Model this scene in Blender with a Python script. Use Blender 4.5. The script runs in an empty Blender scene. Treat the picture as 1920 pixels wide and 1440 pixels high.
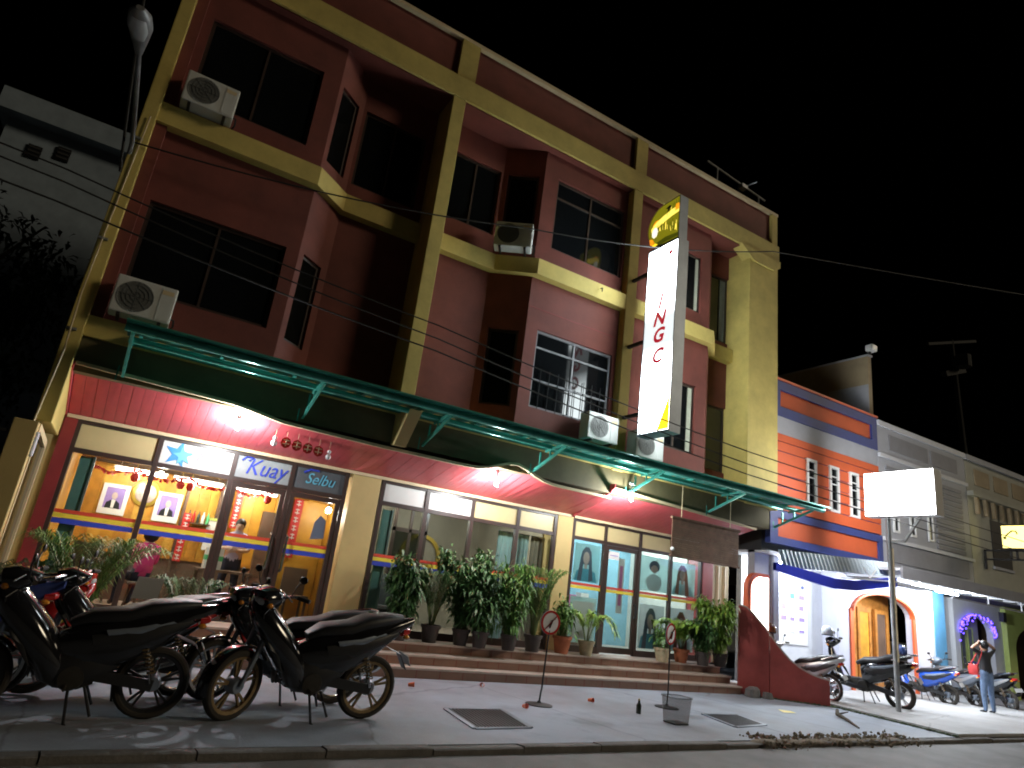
import bpy, math, random
from mathutils import Vector, Matrix
random.seed(11)
R = math.radians
scene = bpy.context.scene
col = scene.collection

# ------------------------------------------------------------------ camera
YAW, PITCH, ROLL, FPX = R(29.23), R(17.34), R(7.33), 1224.0
_f = Vector((math.sin(YAW)*math.cos(PITCH), math.cos(YAW)*math.cos(PITCH), math.sin(PITCH)))
_r0 = Vector((math.cos(YAW), -math.sin(YAW), 0)); _u0 = _r0.cross(_f)
_r = _r0*math.cos(ROLL) + _u0*math.sin(ROLL); _u = -_r0*math.sin(ROLL) + _u0*math.cos(ROLL)
cam = bpy.data.objects.new('camera', bpy.data.cameras.new('camera')); col.objects.link(cam)
cam.matrix_world = Matrix(((_r.x, _u.x, -_f.x, 0), (_r.y, _u.y, -_f.y, 0), (_r.z, _u.z, -_f.z, 1.45), (0, 0, 0, 1)))
cam.data.sensor_width = 36; cam.data.lens = FPX/1920*36
cam.data.clip_start = .05; cam.data.clip_end = 2000
scene.camera = cam

# ------------------------------------------------------------------ night sky, one weak broad light from the street on the right
SUN_DIR = Vector((.80, -.60, .42)).normalized()
world = bpy.data.worlds.new('World'); scene.world = world; world.use_nodes = True
_nt = world.node_tree; _bg = _nt.nodes['Background']
_sky = _nt.nodes.new('ShaderNodeTexSky'); _sky.sky_type = 'NISHITA'; _sky.sun_disc = False
_sky.sun_elevation = R(-6); _sky.sun_rotation = math.atan2(SUN_DIR.x, SUN_DIR.y)
_nt.links.new(_sky.outputs[0], _bg.inputs[0]); _bg.inputs[1].default_value = .012
sun = bpy.data.objects.new('sun', bpy.data.lights.new('sun', 'SUN')); col.objects.link(sun)
sun.data.energy = .56; sun.data.angle = R(12); sun.data.color = (1, .84, .60)
sun.rotation_euler = (-SUN_DIR).to_track_quat('-Z', 'Y').to_euler()

vs = scene.view_settings
vs.view_transform = 'Standard'; vs.look = 'None'; vs.gamma = 1; vs.exposure = 0.0; vs.use_curve_mapping = False
cy = scene.cycles
cy.use_denoising = True; cy.denoiser = 'OPENIMAGEDENOISE'
cy.max_bounces = 6; cy.diffuse_bounces = 3; cy.glossy_bounces = 3; cy.transmission_bounces = 4; cy.transparent_max_bounces = 12
cy.sample_clamp_indirect = 6; cy.caustics_reflective = False; cy.caustics_refractive = False
cy.use_light_tree = True
scene.render.filter_size = 1.9; cy.filter_width = 1.9

# ------------------------------------------------------------------ materials
M = {}
def mat(name, c, rough=.6, metal=0.0, var=.15, sc=2.5, bump=0.0, bsc=40, coat=0.0, streak=0.0, spec=.5, dirt=None, tr=0.0):
    m = bpy.data.materials.new(name); m.use_nodes = True; M[name] = m
    nt = m.node_tree; N = nt.nodes; L = nt.links; b = N['Principled BSDF']
    b.inputs['Roughness'].default_value = rough; b.inputs['Metallic'].default_value = metal
    b.inputs['Coat Weight'].default_value = coat; b.inputs['Specular IOR Level'].default_value = spec
    tc = N.new('ShaderNodeTexCoord')
    nz = N.new('ShaderNodeTexNoise'); nz.inputs['Scale'].default_value = sc; nz.inputs['Detail'].default_value = 6
    nz.inputs['Roughness'].default_value = .65
    L.new(tc.outputs['Object'], nz.inputs['Vector'])
    rp = N.new('ShaderNodeValToRGB')
    lo = [max(0, x*(1-var)) for x in c]; hi = [min(1, x*(1+var)) for x in c]
    rp.color_ramp.elements[0].position = .32; rp.color_ramp.elements[1].position = .68
    rp.color_ramp.elements[0].color = (*lo, 1); rp.color_ramp.elements[1].color = (*hi, 1)
    L.new(nz.outputs['Fac'], rp.inputs[0]); out = rp.outputs[0]
    if streak or dirt:
        mp = N.new('ShaderNodeMapping'); mp.inputs['Scale'].default_value = (5, 5, .45) if streak else (1, 1, 1)
        n2 = N.new('ShaderNodeTexNoise'); n2.inputs['Scale'].default_value = 1.6; n2.inputs['Detail'].default_value = 8
        L.new(tc.outputs['Object'], mp.inputs[0]); L.new(mp.outputs[0], n2.inputs['Vector'])
        r2 = N.new('ShaderNodeValToRGB'); r2.color_ramp.elements[0].position = .44; r2.color_ramp.elements[1].position = .66
        k = streak or .6
        r2.color_ramp.elements[0].color = (0, 0, 0, 1); r2.color_ramp.elements[1].color = (k, k, k, 1)
        mx = N.new('ShaderNodeMixRGB'); L.new(r2.outputs[0], mx.inputs[0]); L.new(out, mx.inputs[1])
        d = dirt or [x*.35 for x in c]; mx.inputs[2].default_value = (*d, 1); out = mx.outputs[0]
    L.new(out, b.inputs['Base Color'])
    if tr:
        b.inputs['Subsurface Weight'].default_value = 0
    if bump:
        n3 = N.new('ShaderNodeTexNoise'); n3.inputs['Scale'].default_value = bsc; n3.inputs['Detail'].default_value = 5
        L.new(tc.outputs['Object'], n3.inputs['Vector'])
        bp = N.new('ShaderNodeBump'); bp.inputs['Strength'].default_value = bump; bp.inputs['Distance'].default_value = .02
        L.new(n3.outputs['Fac'], bp.inputs['Height']); L.new(bp.outputs[0], b.inputs['Normal'])
    return m
def emit(name, c, s, base=None):
    m = bpy.data.materials.new(name); m.use_nodes = True; M[name] = m
    b = m.node_tree.nodes['Principled BSDF']; b.inputs['Base Color'].default_value = (*(base or c), 1)
    b.inputs['Emission Color'].default_value = (*c, 1); b.inputs['Emission Strength'].default_value = s
    b.inputs['Roughness'].default_value = .4
    return m
def glass(name, tint, rough=.02, ior=1.5):
    m = bpy.data.materials.new(name); m.use_nodes = True; M[name] = m
    nt = m.node_tree; N = nt.nodes; L = nt.links
    N.remove(N['Principled BSDF'])
    t = N.new('ShaderNodeBsdfTransparent'); t.inputs[0].default_value = (*tint, 1)
    g = N.new('ShaderNodeBsdfGlossy'); g.inputs['Roughness'].default_value = rough
    lw = N.new('ShaderNodeLayerWeight'); lw.inputs[0].default_value = .5      # Schlick reflectance of a thin pane
    pw = N.new('ShaderNodeMath'); pw.operation = 'POWER'; pw.inputs[1].default_value = 5; L.new(lw.outputs['Facing'], pw.inputs[0])
    fr = N.new('ShaderNodeMath'); fr.operation = 'MULTIPLY_ADD'; fr.inputs[1].default_value = .93; fr.inputs[2].default_value = .06; L.new(pw.outputs[0], fr.inputs[0])
    mx = N.new('ShaderNodeMixShader')
    L.new(fr.outputs[0], mx.inputs[0]); L.new(t.outputs[0], mx.inputs[1]); L.new(g.outputs[0], mx.inputs[2])
    L.new(mx.outputs[0], N['Material Output'].inputs[0])
    return m

mat('asphalt', (.17, .17, .165), .7, var=.3, sc=1.2, bump=.5, bsc=90, dirt=(.17, .155, .13))
mat('kerb', (.17, .16, .15), .85, var=.3, sc=3, bump=.5, bsc=30, dirt=(.07, .06, .05))
mat('rubble', (.20, .16, .11), .95, var=.5, sc=6, bump=.8, bsc=25)
mat('red_wall', (.185, .045, .033), .72, var=.25, sc=1.3, bump=.08, bsc=25, streak=.6)
mat('yellow', (.62, .49, .14), .7, var=.2, sc=1.5, bump=.08, bsc=25, streak=.6)
mat('beige', (.56, .42, .17), .65, var=.08, sc=2, bump=.05, streak=.25)
mat('pink', (.58, .085, .10), .45, var=.10, sc=3, bump=.03)
mat('trim', (.62, .50, .30), .6, var=.1)
mat('darkred', (.25, .03, .03), .5, var=.15)
mat('green_metal', (.07, .36, .29), .2, metal=.35, var=.25, sc=4, bump=.1)
mat('green_sheet', (.05, .23, .19), .4, metal=.1, var=.3, sc=3)
mat('frame_dark', (.045, .028, .022), .4, var=.2)
mat('alu', (.42, .50, .48), .35, metal=.6, var=.1)
mat('dark_glass', (.006, .007, .008), .06, var=.2, spec=.6)
mat('grey_metal', (.24, .28, .34), .4, metal=.5, var=.15)
mat('galv', (.33, .34, .35), .45, metal=.6, var=.2, sc=5)
mat('iron', (.03, .03, .032), .55, metal=.5, var=.3)
mat('ac_white', (.62, .64, .62), .45, var=.07, sc=4, streak=.3)
mat('ac_dark', (.05, .055, .055), .5)
mat('tile', (.27, .15, .105), .35, var=.14, sc=4, bump=.05, dirt=(.2, .12, .08))
mat('tile_pale', (.50, .40, .34), .4, var=.12, sc=4)
mat('transom', (.58, .48, .24), .4, var=.06)
mat('transom_white', (.66, .66, .62), .35, var=.05)
mat('curtain_grey', (.18, .2, .18), .8, var=.2)
mat('curtain_pale', (.55, .55, .44), .8, var=.1)
mat('wood_room', (.62, .30, .03), .5, var=.25, sc=3, streak=.4, dirt=(.42, .16, .02))
mat('room_white', (.62, .60, .54), .7, var=.06)
mat('room_floor', (.35, .28, .2), .3, var=.15)
mat('room_dark', (.12, .07, .045), .7, var=.2)
mat('room_blue', (.22, .42, .52), .6, var=.1)
mat('white', (.75, .75, .74), .5, var=.05)
mat('paper', (.8, .79, .76), .6, var=.03)
mat('black', (.012, .012, .013), .4, var=.2)
mat('black_paint', (.012, .012, .014), .12, var=.3, coat=.6)
mat('black_plastic', (.018, .018, .019), .45, var=.2, bump=.05)
mat('rubber', (.02, .019, .018), .85, var=.25, bump=.2, dirt=(.09, .06, .03))
mat('muddy_rim', (.22, .15, .07), .55, metal=.3, var=.35, sc=12)
mat('steel', (.5, .5, .5), .22, metal=1, var=.15, sc=8)
mat('red_paint', (.45, .02, .02), .2, var=.1, coat=.5)
mat('blue_paint', (.02, .10, .55), .2, var=.1, coat=.5)
mat('silver_paint', (.5, .51, .52), .28, metal=.5, var=.08, coat=.3)
mat('seat_vinyl', (.015, .015, .017), .5, var=.2, bump=.08)
mat('lens_red', (.5, .02, .02), .15, coat=.6)
mat('lens_orange', (.8, .3, .03), .15, coat=.6)
mat('lens_clear', (.6, .62, .63), .08, coat=.8)
mat('plate', (.5, .5, .5), .4, var=.06)
mat('leaf', (.12, .25, .05), .45, var=.55, sc=9)
mat('leaf_dark', (.062, .145, .04), .5, var=.5, sc=9)
mat('leaf_lime', (.20, .34, .05), .4, var=.4, sc=9)
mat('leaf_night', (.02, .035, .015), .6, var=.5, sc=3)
mat('bark', (.07, .05, .03), .9, var=.4, sc=9, bump=.5)
mat('stem', (.13, .17, .05), .6, var=.3)
mat('terracotta', (.40, .12, .05), .7, var=.2, sc=8)
mat('pot_dark', (.06, .045, .04), .6, var=.3)
mat('pot_beige', (.42, .36, .22), .65, var=.2, sc=8)
mat('soil', (.03, .022, .015), .95, var=.4)
mat('ramp_red', (.42, .08, .065), .6, var=.22, sc=2, bump=.08, streak=.4)
mat('orange_wall', (.66, .115, .035), .65, var=.06, bump=.04, streak=.15)
mat('navy', (.028, .05, .21), .55, var=.12)
mat('grey_wall', (.42, .43, .47), .7, var=.07, streak=.25)
mat('grey_panel', (.26, .26, .28), .75, var=.1, bump=.1)
mat('lav_wall', (.55, .56, .66), .7, var=.05)
mat('white_wall', (.64, .65, .68), .65, var=.05)
mat('cream_wall', (.44, .44, .36), .7, var=.1, streak=.5)
mat('lime_wall', (.50, .60, .16), .65, var=.06)
mat('blue_pillar', (.10, .28, .46), .5, var=.1)
mat('orange_trim', (.72, .13, .04), .5, var=.05)
mat('blue_fascia', (.02, .04, .55), .35, var=.1)
mat('corrugated', (.46, .54, .60), .45, metal=.1, var=.12)
mat('party_wall', (.42, .33, .20), .8, var=.2, sc=1.2, streak=.5)
mat('wood_door', (.50, .20, .04), .4, var=.3, sc=6, streak=.5)
mat('far_wall', (.26, .32, .38), .8, var=.15, streak=.5)
mat('far_dark', (.03, .03, .03), .9)
mat('skin', (.42, .22, .14), .55, var=.06)
mat('skin_pale', (.6, .42, .34), .55, var=.06)
mat('hair', (.008, .007, .007), .45, var=.2)
mat('jeans', (.14, .21, .34), .8, var=.22, sc=14)
mat('shirt_black', (.014, .014, .016), .8, var=.2)
mat('shirt_magenta', (.55, .03, .16), .75, var=.1)
mat('shirt_lavender', (.48, .45, .68), .75, var=.1)
mat('skirt_navy', (.015, .018, .045), .8)
mat('bag_red', (.5, .03, .03), .6, var=.2)
mat('orange_plastic', (.75, .16, .06), .4, var=.1)
mat('bottle_glass', (.04, .05, .035), .1, var=.1)
glass('ghost_film', (.62, .61, .60), .35)
mat('blind', (.16, .085, .05), .75, var=.35, sc=5)
mat('gold', (.6, .42, .08), .35, metal=.6)
mat('red_paper', (.6, .03, .025), .55, var=.15)
mat('cable', (.012, .012, .012), .7)
mat('helmet_brown', (.16, .07, .025), .25, coat=.5)
mat('helmet_white', (.55, .6, .6), .2, coat=.6)
mat('helmet_blue', (.10, .16, .45), .2, coat=.6, var=.8, sc=14)
mat('decal_blue', (.03, .06, .45), .5)
mat('decal_yellow', (.75, .6, .05), .5)
mat('decal_red', (.6, .06, .03), .5)
mat('star_blue', (.05, .28, .62), .4, var=.2)
mat('violet_ink', (.32, .22, .55), .6)
mat('cyan_ink', (.12, .42, .55), .6)
mat('green_ink', (.1, .5, .2), .6)
mat('pink_ink', (.6, .2, .4), .6)
mat('face_ink', (.55, .44, .40), .6)
mat('teal_cloth', (.03, .25, .22), .8)
emit('bulb', (1, .97, .92), 140)
emit('tube', (1, .93, .86), 20)
emit('spot', (1, .95, .85), 12)
emit('lamp_cold', (.85, .93, 1), 40)
emit('led_violet', (.12, .06, 1), 6)
emit('letter_red', (.50, .015, .035), .8)
emit('letter_pale', (1, .62, .66), 2.2)
emit('billboard_face', (.97, .98, 1), 34)
emit('poster_box', (1, .96, .86), 8)
emit('gold_face', (.36, .33, .012), .55)
emit('gold_bright', (1, .78, .12), 1.4)
emit('gold_orange', (1, .34, .01), 1.2)
emit('gold_white', (.95, .92, .75), 1.3)
emit('gold_dark', (.10, .11, .005), .5)
emit('gold_corner', (1, .72, .02), 1.6)
glass('clear_glass', (.80, .84, .82))
glass('smoke_glass', (.35, .38, .36))

# pavement: pale cement with damp brown stains, specks and hairline cracks
def pavement_mat(name, c, stain):
    m = bpy.data.materials.new(name); m.use_nodes = True; M[name] = m
    nt = m.node_tree; N = nt.nodes; L = nt.links; b = N['Principled BSDF']; tc = N.new('ShaderNodeTexCoord')
    def noise(sc, det, lo, hi, k):
        n = N.new('ShaderNodeTexNoise'); n.inputs['Scale'].default_value = sc; n.inputs['Detail'].default_value = det; n.inputs['Roughness'].default_value = .62
        L.new(tc.outputs['Object'], n.inputs['Vector']); r = N.new('ShaderNodeMapRange'); r.inputs[1].default_value = lo; r.inputs[2].default_value = hi; r.inputs[4].default_value = k
        L.new(n.outputs['Fac'], r.inputs[0]); return r.outputs[0], n
    def mix(f, a, col_):
        x = N.new('ShaderNodeMixRGB'); L.new(f, x.inputs[0])
        if isinstance(a, tuple): x.inputs[1].default_value = (*a, 1)
        else: L.new(a, x.inputs[1])
        x.inputs[2].default_value = (*col_, 1); return x.outputs[0]
    f1, _ = noise(.5, 8, .40, .74, .9); f2, _ = noise(2.2, 8, .52, .72, .6); f3, n3 = noise(38, 3, .6, .7, .5)
    o = mix(f1, c, stain); o = mix(f2, o, tuple(x*.62 for x in c)); o = mix(f3, o, tuple(min(1, x*1.25) for x in c))
    v = N.new('ShaderNodeTexVoronoi'); v.feature = 'DISTANCE_TO_EDGE'; v.inputs['Scale'].default_value = .33
    w = N.new('ShaderNodeTexNoise'); w.inputs['Scale'].default_value = 2.5; L.new(tc.outputs['Object'], w.inputs['Vector'])
    ad = N.new('ShaderNodeMixRGB'); ad.inputs[0].default_value = .12; L.new(tc.outputs['Object'], ad.inputs[1]); L.new(w.outputs['Color'], ad.inputs[2]); L.new(ad.outputs[0], v.inputs['Vector'])
    cr = N.new('ShaderNodeMapRange'); cr.inputs[1].default_value = 0; cr.inputs[2].default_value = .006; cr.inputs[3].default_value = .4; cr.inputs[4].default_value = 0; L.new(v.outputs['Distance'], cr.inputs[0])
    o = mix(cr.outputs[0], o, (.05, .045, .04)); L.new(o, b.inputs['Base Color'])
    rr = N.new('ShaderNodeMapRange'); rr.inputs[3].default_value = .8; rr.inputs[4].default_value = .5; L.new(f1, rr.inputs[0]); L.new(rr.outputs[0], b.inputs['Roughness'])
    bp = N.new('ShaderNodeBump'); bp.inputs['Strength'].default_value = .25; bp.inputs['Distance'].default_value = .01; L.new(n3.outputs['Fac'], bp.inputs['Height']); L.new(bp.outputs[0], b.inputs['Normal'])
pavement_mat('concrete', (.33, .375, .45), (.16, .155, .15)); pavement_mat('concrete_pale', (.46, .46, .46), (.28, .26, .24))
mat('edge_shaded', (.12, .10, .045), .75, var=.2, streak=.4); mat('reveal_teal', (.22, .40, .36), .35, var=.15)  # edge beam paint darkened, its shade under the awning put into the colour
mat('moss', (.05, .07, .03), .9, var=.4, sc=8)

def thin_paper(name, c):      # printed sheet that lets some of the room light through
    m = bpy.data.materials.new(name); m.use_nodes = True; M[name] = m
    nt = m.node_tree; N = nt.nodes; L = nt.links; N.remove(N['Principled BSDF']); tc = N.new('ShaderNodeTexCoord')
    nz = N.new('ShaderNodeTexNoise'); nz.inputs['Scale'].default_value = 3; L.new(tc.outputs['Object'], nz.inputs['Vector'])
    rp = N.new('ShaderNodeValToRGB'); rp.color_ramp.elements[0].color = (*[x*.85 for x in c], 1); rp.color_ramp.elements[1].color = (*[min(1, x*1.1) for x in c], 1); L.new(nz.outputs['Fac'], rp.inputs[0])
    d = N.new('ShaderNodeBsdfDiffuse'); t_ = N.new('ShaderNodeBsdfTranslucent'); mx = N.new('ShaderNodeMixShader'); mx.inputs[0].default_value = .5
    L.new(rp.outputs[0], d.inputs[0]); L.new(rp.outputs[0], t_.inputs[0]); L.new(d.outputs[0], mx.inputs[1]); L.new(t_.outputs[0], mx.inputs[2]); L.new(mx.outputs[0], N['Material Output'].inputs[0])
# vertical light box face: two tubes inside, dimmer between them
def lightbox_face(name):
    m = bpy.data.materials.new(name); m.use_nodes = True; M[name] = m
    nt = m.node_tree; N = nt.nodes; L = nt.links; b = N['Principled BSDF']
    tc = N.new('ShaderNodeTexCoord'); sp = N.new('ShaderNodeSeparateXYZ'); L.new(tc.outputs['Object'], sp.inputs[0])
    mr = N.new('ShaderNodeMapRange'); mr.inputs[1].default_value = 4.5; mr.inputs[2].default_value = 8.3
    L.new(sp.outputs['Z'], mr.inputs[0])
    rp = N.new('ShaderNodeValToRGB'); e = rp.color_ramp.elements
    e[0].position = 0; e[0].color = (.55, .55, .55, 1); e[1].position = 1; e[1].color = (.8, .8, .8, 1)
    for p, v in ((.12, 1), (.3, .85), (.38, .30), (.44, .05), (.585, .05), (.66, .5), (.75, 1)):
        x = e.new(p); x.color = (v, v, v, 1)
    L.new(mr.outputs[0], rp.inputs[0])
    mu = N.new('ShaderNodeMath'); mu.operation = 'MULTIPLY'; mu.inputs[1].default_value = 20
    L.new(rp.outputs[0], mu.inputs[0]); L.new(mu.outputs[0], b.inputs['Emission Strength'])
    b.inputs['Emission Color'].default_value = (.88, .98, 1, 1); b.inputs['Base Color'].default_value = (.8, .8, .8, 1)
lightbox_face('lightbox')

# ------------------------------------------------------------------ mesh builder
class MB:
    def __init__(s): s.v = []; s.f = []; s.mi = []
    def add(s, vs_, fs, mi=0):
        o = len(s.v); s.v += [tuple(v) for v in vs_]
        for f in fs: s.f.append(tuple(i+o for i in f)); s.mi.append(mi)
        return s
    def obox(s, o, a, b, c, mi=0):
        o, a, b, c = Vector(o), Vector(a), Vector(b), Vector(c)
        P = [o, o+a, o+a+b, o+b, o+c, o+a+c, o+a+b+c, o+b+c]
        F = [(3, 2, 1, 0), (4, 5, 6, 7), (0, 1, 5, 4), (1, 2, 6, 5), (2, 3, 7, 6), (3, 0, 4, 7)]
        if a.cross(b).dot(c) < 0: F = [f[::-1] for f in F]
        return s.add(P, F, mi)
    def box(s, x0, x1, y0, y1, z0, z1, mi=0):
        return s.obox((x0, y0, z0), (x1-x0, 0, 0), (0, y1-y0, 0), (0, 0, z1-z0), mi)
    def bar(s, p, q, w, h=None, up=(0, 0, 1), mi=0):
        p, q = Vector(p), Vector(q); h = h or w; d = q-p
        x = d.cross(Vector(up))
        if x.length < 1e-4: x = d.cross(Vector((1, 0, 0)))
        x.normalize(); y = x.cross(d).normalized()
        return s.obox(p-x*w/2-y*h/2, x*w, y*h, d, mi)
    def tube(s, pts, r, n=8, mi=0, cap=True):
        pts = [Vector(p) for p in pts]; k = len(pts)
        rr = r if isinstance(r, (list, tuple)) else [r]*k
        rings = []; ref = None
        for i, p in enumerate(pts):
            t = (pts[min(i+1, k-1)]-pts[max(i-1, 0)]).normalized()
            if ref is None:
                ref = t.orthogonal().normalized()
            ref = (ref-t*ref.dot(t)).normalized(); w = t.cross(ref)
            rings.append([p+(ref*math.cos(2*math.pi*j/n)+w*math.sin(2*math.pi*j/n))*rr[i] for j in range(n)])
        V = [v for g in rings for v in g]; F = []
        for i in range(k-1):
            for j in range(n):
                a, b = i*n+j, i*n+(j+1) % n; F.append((a, b, b+n, a+n))
        if cap: F += [tuple(range(n))[::-1], tuple(range((k-1)*n, k*n))]
        return s.add(V, F, mi)
    def prism(s, poly, fn, a, b, mi=0):
        n = len(poly); V = [fn(u, v, a) for u, v in poly]+[fn(u, v, b) for u, v in poly]
        F = [tuple(range(n)), tuple(range(2*n-1, n-1, -1))]+[(i, i+n, (i+1) % n+n, (i+1) % n) for i in range(n)]
        ar = sum(poly[i][0]*poly[(i+1) % n][1]-poly[(i+1) % n][0]*poly[i][1] for i in range(n))
        e1 = Vector(fn(1, 0, 0))-Vector(fn(0, 0, 0)); e2 = Vector(fn(0, 1, 0))-Vector(fn(0, 0, 0)); e3 = Vector(fn(0, 0, 1))-Vector(fn(0, 0, 0))
        if ar*e1.cross(e2).dot(e3)*(b-a) > 0: F = [f[::-1] for f in F]
        return s.add(V, F, mi)
    def loft(s, secs, n=14, e=2.0, mi=0, cap=True):
        # secs: (centre, half u vector, half v vector); superellipse rings
        V = []
        for c, u, v in secs:
            c, u, v = Vector(c), Vector(u), Vector(v)
            for j in range(n):
                t = 2*math.pi*j/n; ct, st = math.cos(t), math.sin(t)
                V.append(c+u*math.copysign(abs(ct)**(2/e), ct)+v*math.copysign(abs(st)**(2/e), st))
        F = []
        for i in range(len(secs)-1):
            for j in range(n):
                a, b = i*n+j, i*n+(j+1) % n; F.append((a, b, b+n, a+n))
        if cap: F += [tuple(range(n))[::-1], tuple(range((len(secs)-1)*n, len(secs)*n))]
        return s.add(V, F, mi)
    def lathe(s, prof, c=(0, 0, 0), n=20, axis='z', mi=0, closed=False):
        c = Vector(c); V = []
        for r_, h in prof:
            for j in range(n):
                t = 2*math.pi*j/n; x, y = r_*math.cos(t), r_*math.sin(t)
                V.append(c+(Vector((x, y, h)) if axis == 'z' else Vector((x, h, -y)) if axis == 'y' else Vector((h, x, y))))
        k = len(prof); F = []
        for i in range(k if closed else k-1):
            i2 = (i+1) % k
            for j in range(n):
                F.append((i*n+j, i*n+(j+1) % n, i2*n+(j+1) % n, i2*n+j))
        return s.add(V, F, mi)
    def ball(s, c, r, n=12, mi=0):
        r = r if isinstance(r, (tuple, list)) else (r, r, r); c = Vector(c); V = []; m = n//2+1
        for i in range(m+1):
            a = math.pi*i/m
            for j in range(n):
                t = 2*math.pi*j/n
                V.append(c+Vector((r[0]*math.sin(a)*math.cos(t), r[1]*math.sin(a)*math.sin(t), r[2]*math.cos(a))))
        F = [(i*n+j, (i+1)*n+j, (i+1)*n+(j+1) % n, i*n+(j+1) % n) for i in range(m) for j in range(n)]
        return s.add(V, F, mi)
    def mesh(s, name, mats, smooth=False):
        me = bpy.data.meshes.new(name); me.from_pydata(s.v, [], s.f); me.update()
        for m in (mats if isinstance(mats, (list, tuple)) else [mats]): me.materials.append(M[m])
        for p, i in zip(me.polygons, s.mi):
            p.material_index = i; p.use_smooth = bool(smooth)
        if smooth: me.validate(); me.set_sharp_from_angle(angle=R(38))
        return me
    def build(s, name, mats, parent=None, smooth=False, bevel=0.0):
        return link(name, s.mesh(name, mats, smooth), parent, bevel)
def link(name, me, parent=None, bevel=0.0):
    o = bpy.data.objects.new(name, me); col.objects.link(o)
    if parent is not None:
        o.parent = parent
        if parent.type == 'EMPTY': o.matrix_parent_inverse = parent.matrix_basis.inverted()
    if bevel:
        b = o.modifiers.new('bevel', 'BEVEL'); b.width = bevel; b.segments = 2; b.limit_method = 'ANGLE'; b.angle_limit = R(40)
    return o
def thing(name, label, cat, loc=(0, 0, 0), group=None):
    o = bpy.data.objects.new(name, None); col.objects.link(o); o.location = loc; o.empty_display_size = .2
    return tag(o, label, cat, group)
def tag(o, label, cat, group=None):
    o['label'] = label; o['category'] = cat
    if group: o['group'] = group
    return o
def struct(o, kind='structure', label=None):
    o['kind'] = kind
    if label: o['label'] = label
    return o
def kids(o): return [c for c in col.objects if c.parent == o]
def copy_thing(root, label, loc=None, rot=None, group=None):
    r = root.copy(); col.objects.link(r); r['label'] = label
    if loc is not None: r.location = loc
    if rot is not None: r.rotation_euler = rot
    if group: r['group'] = group
    for ch in kids(root):
        c = ch.copy(); col.objects.link(c); c.parent = r
        for g in kids(ch):
            d = g.copy(); col.objects.link(d); d.parent = c
    return r
def XZ(y0): return lambda u, v, w: (u, y0+w, v)          # polygon in a facade plane, extruded into depth
def YZ(x0): return lambda u, v, w: (x0+w, u, v)          # polygon across the street
def XY(z0): return lambda u, v, w: (u, v, z0+w)
def text_mesh(txt, size, extr=.004, shear=0.0, space=1.0, off=0.0):
    cu = bpy.data.curves.new('t', 'FONT'); cu.body = txt; cu.size = size; cu.extrude = extr; cu.shear = shear
    cu.offset = off; cu.align_x = 'CENTER'; cu.align_y = 'CENTER'; cu.space_character = space; cu.resolution_u = 3
    o = bpy.data.objects.new('t', cu); col.objects.link(o)
    me = bpy.data.meshes.new_from_object(o.evaluated_get(bpy.context.evaluated_depsgraph_get()))
    bpy.data.objects.remove(o); return me
def text(name, txt, size, mat_, origin, xdir, ydir, parent=None, shear=0.0, extr=.004, sx=1.0, off=0.0):
    me = text_mesh(txt, size, extr, shear, 1.0, off); X = Vector(xdir)*sx; Y = Vector(ydir); Z = Vector(xdir).cross(Y)
    me.transform(Matrix(((X.x, Y.x, Z.x, origin[0]), (X.y, Y.y, Z.y, origin[1]), (X.z, Y.z, Z.z, origin[2]), (0, 0, 0, 1))))
    me.materials.clear(); me.materials.append(M[mat_]); return link(name, me, parent)
def lamp_light(name, loc, power, color, radius, parent):
    l = bpy.data.objects.new(name, bpy.data.lights.new(name, 'POINT')); col.objects.link(l)
    l.data.energy = power; l.data.color = color; l.data.shadow_soft_size = radius; l.location = loc
    l.parent = parent
    if parent.type == 'EMPTY': l.matrix_parent_inverse = parent.matrix_basis.inverted()
    return l
# ------------------------------------------------------------------ ground
def ky(x): return 5.80 + .04*x
struct(MB().add([(-400, -400, -.16), (400, -400, -.16), (400, 400, -.16), (-400, 400, -.16)], [(0, 1, 2, 3)]).build('ground', 'asphalt'))
struct(MB().add([(-60, -14, -.055), (90, -14, -.055), (90, ky(90)+.06, -.055), (-60, ky(-60)+.06, -.055)], [(0, 1, 2, 3)]).build('road', 'asphalt'))
pav = MB().prism([(-60, ky(-60)+.15), (90, ky(90)+.15), (90, 60), (-60, 60)], XY(0), -.14, 0).build('pavement', 'concrete'); struct(pav)
kerb = bpy.data.objects.new('kerb', None); col.objects.link(kerb); struct(kerb)
_ks = []
for v in range(4):
    m = MB(); a = .988; h = .012+.01*random.random()-.008*v
    m.prism([(0, -.12), (0, .012+h*.4), (.02, .022+h*.3), (.15, .016), (.15, -.12)], lambda u, v_, w: (w, u, v_), 0, a)
    _ks.append(m.mesh('kerb_stone', 'kerb'))
for i in range(-6, 26):
    o = bpy.data.objects.new('kerb_stone', _ks[i % 4]); col.objects.link(o); o.parent = kerb
    o.location = (i, ky(i), random.uniform(-.028, -.012)); o.rotation_euler = (random.uniform(-.02, .02), random.uniform(-.004, .004), .04+random.uniform(-.006, .006))
struct(MB().prism([(13.06, ky(13)+.13), (90, ky(90)+.13), (90, 11.5), (12.9, 11.5), (13.25, 8.85)], XY(.004), 0, .05).build('raised_pavement', 'concrete_pale'))
m = MB()
for i in range(60):
    f = i/60; m.ball((13.25-.19*f+random.gauss(0, .02), 8.85-2.4*f, .01), (random.uniform(.02, .06), random.uniform(.03, .07), random.uniform(.01, .03)), 6)
for i in range(26): f = i/26; m.ball((11.9+1.35*f+random.gauss(0, .02), 9.80-1.0*f-.06, .005), (.05, .04, random.uniform(.01, .03)), 6)
struct(m.build('moss', 'moss'), 'stuff', 'dark moss along the pavement edge and wall foot')
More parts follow.
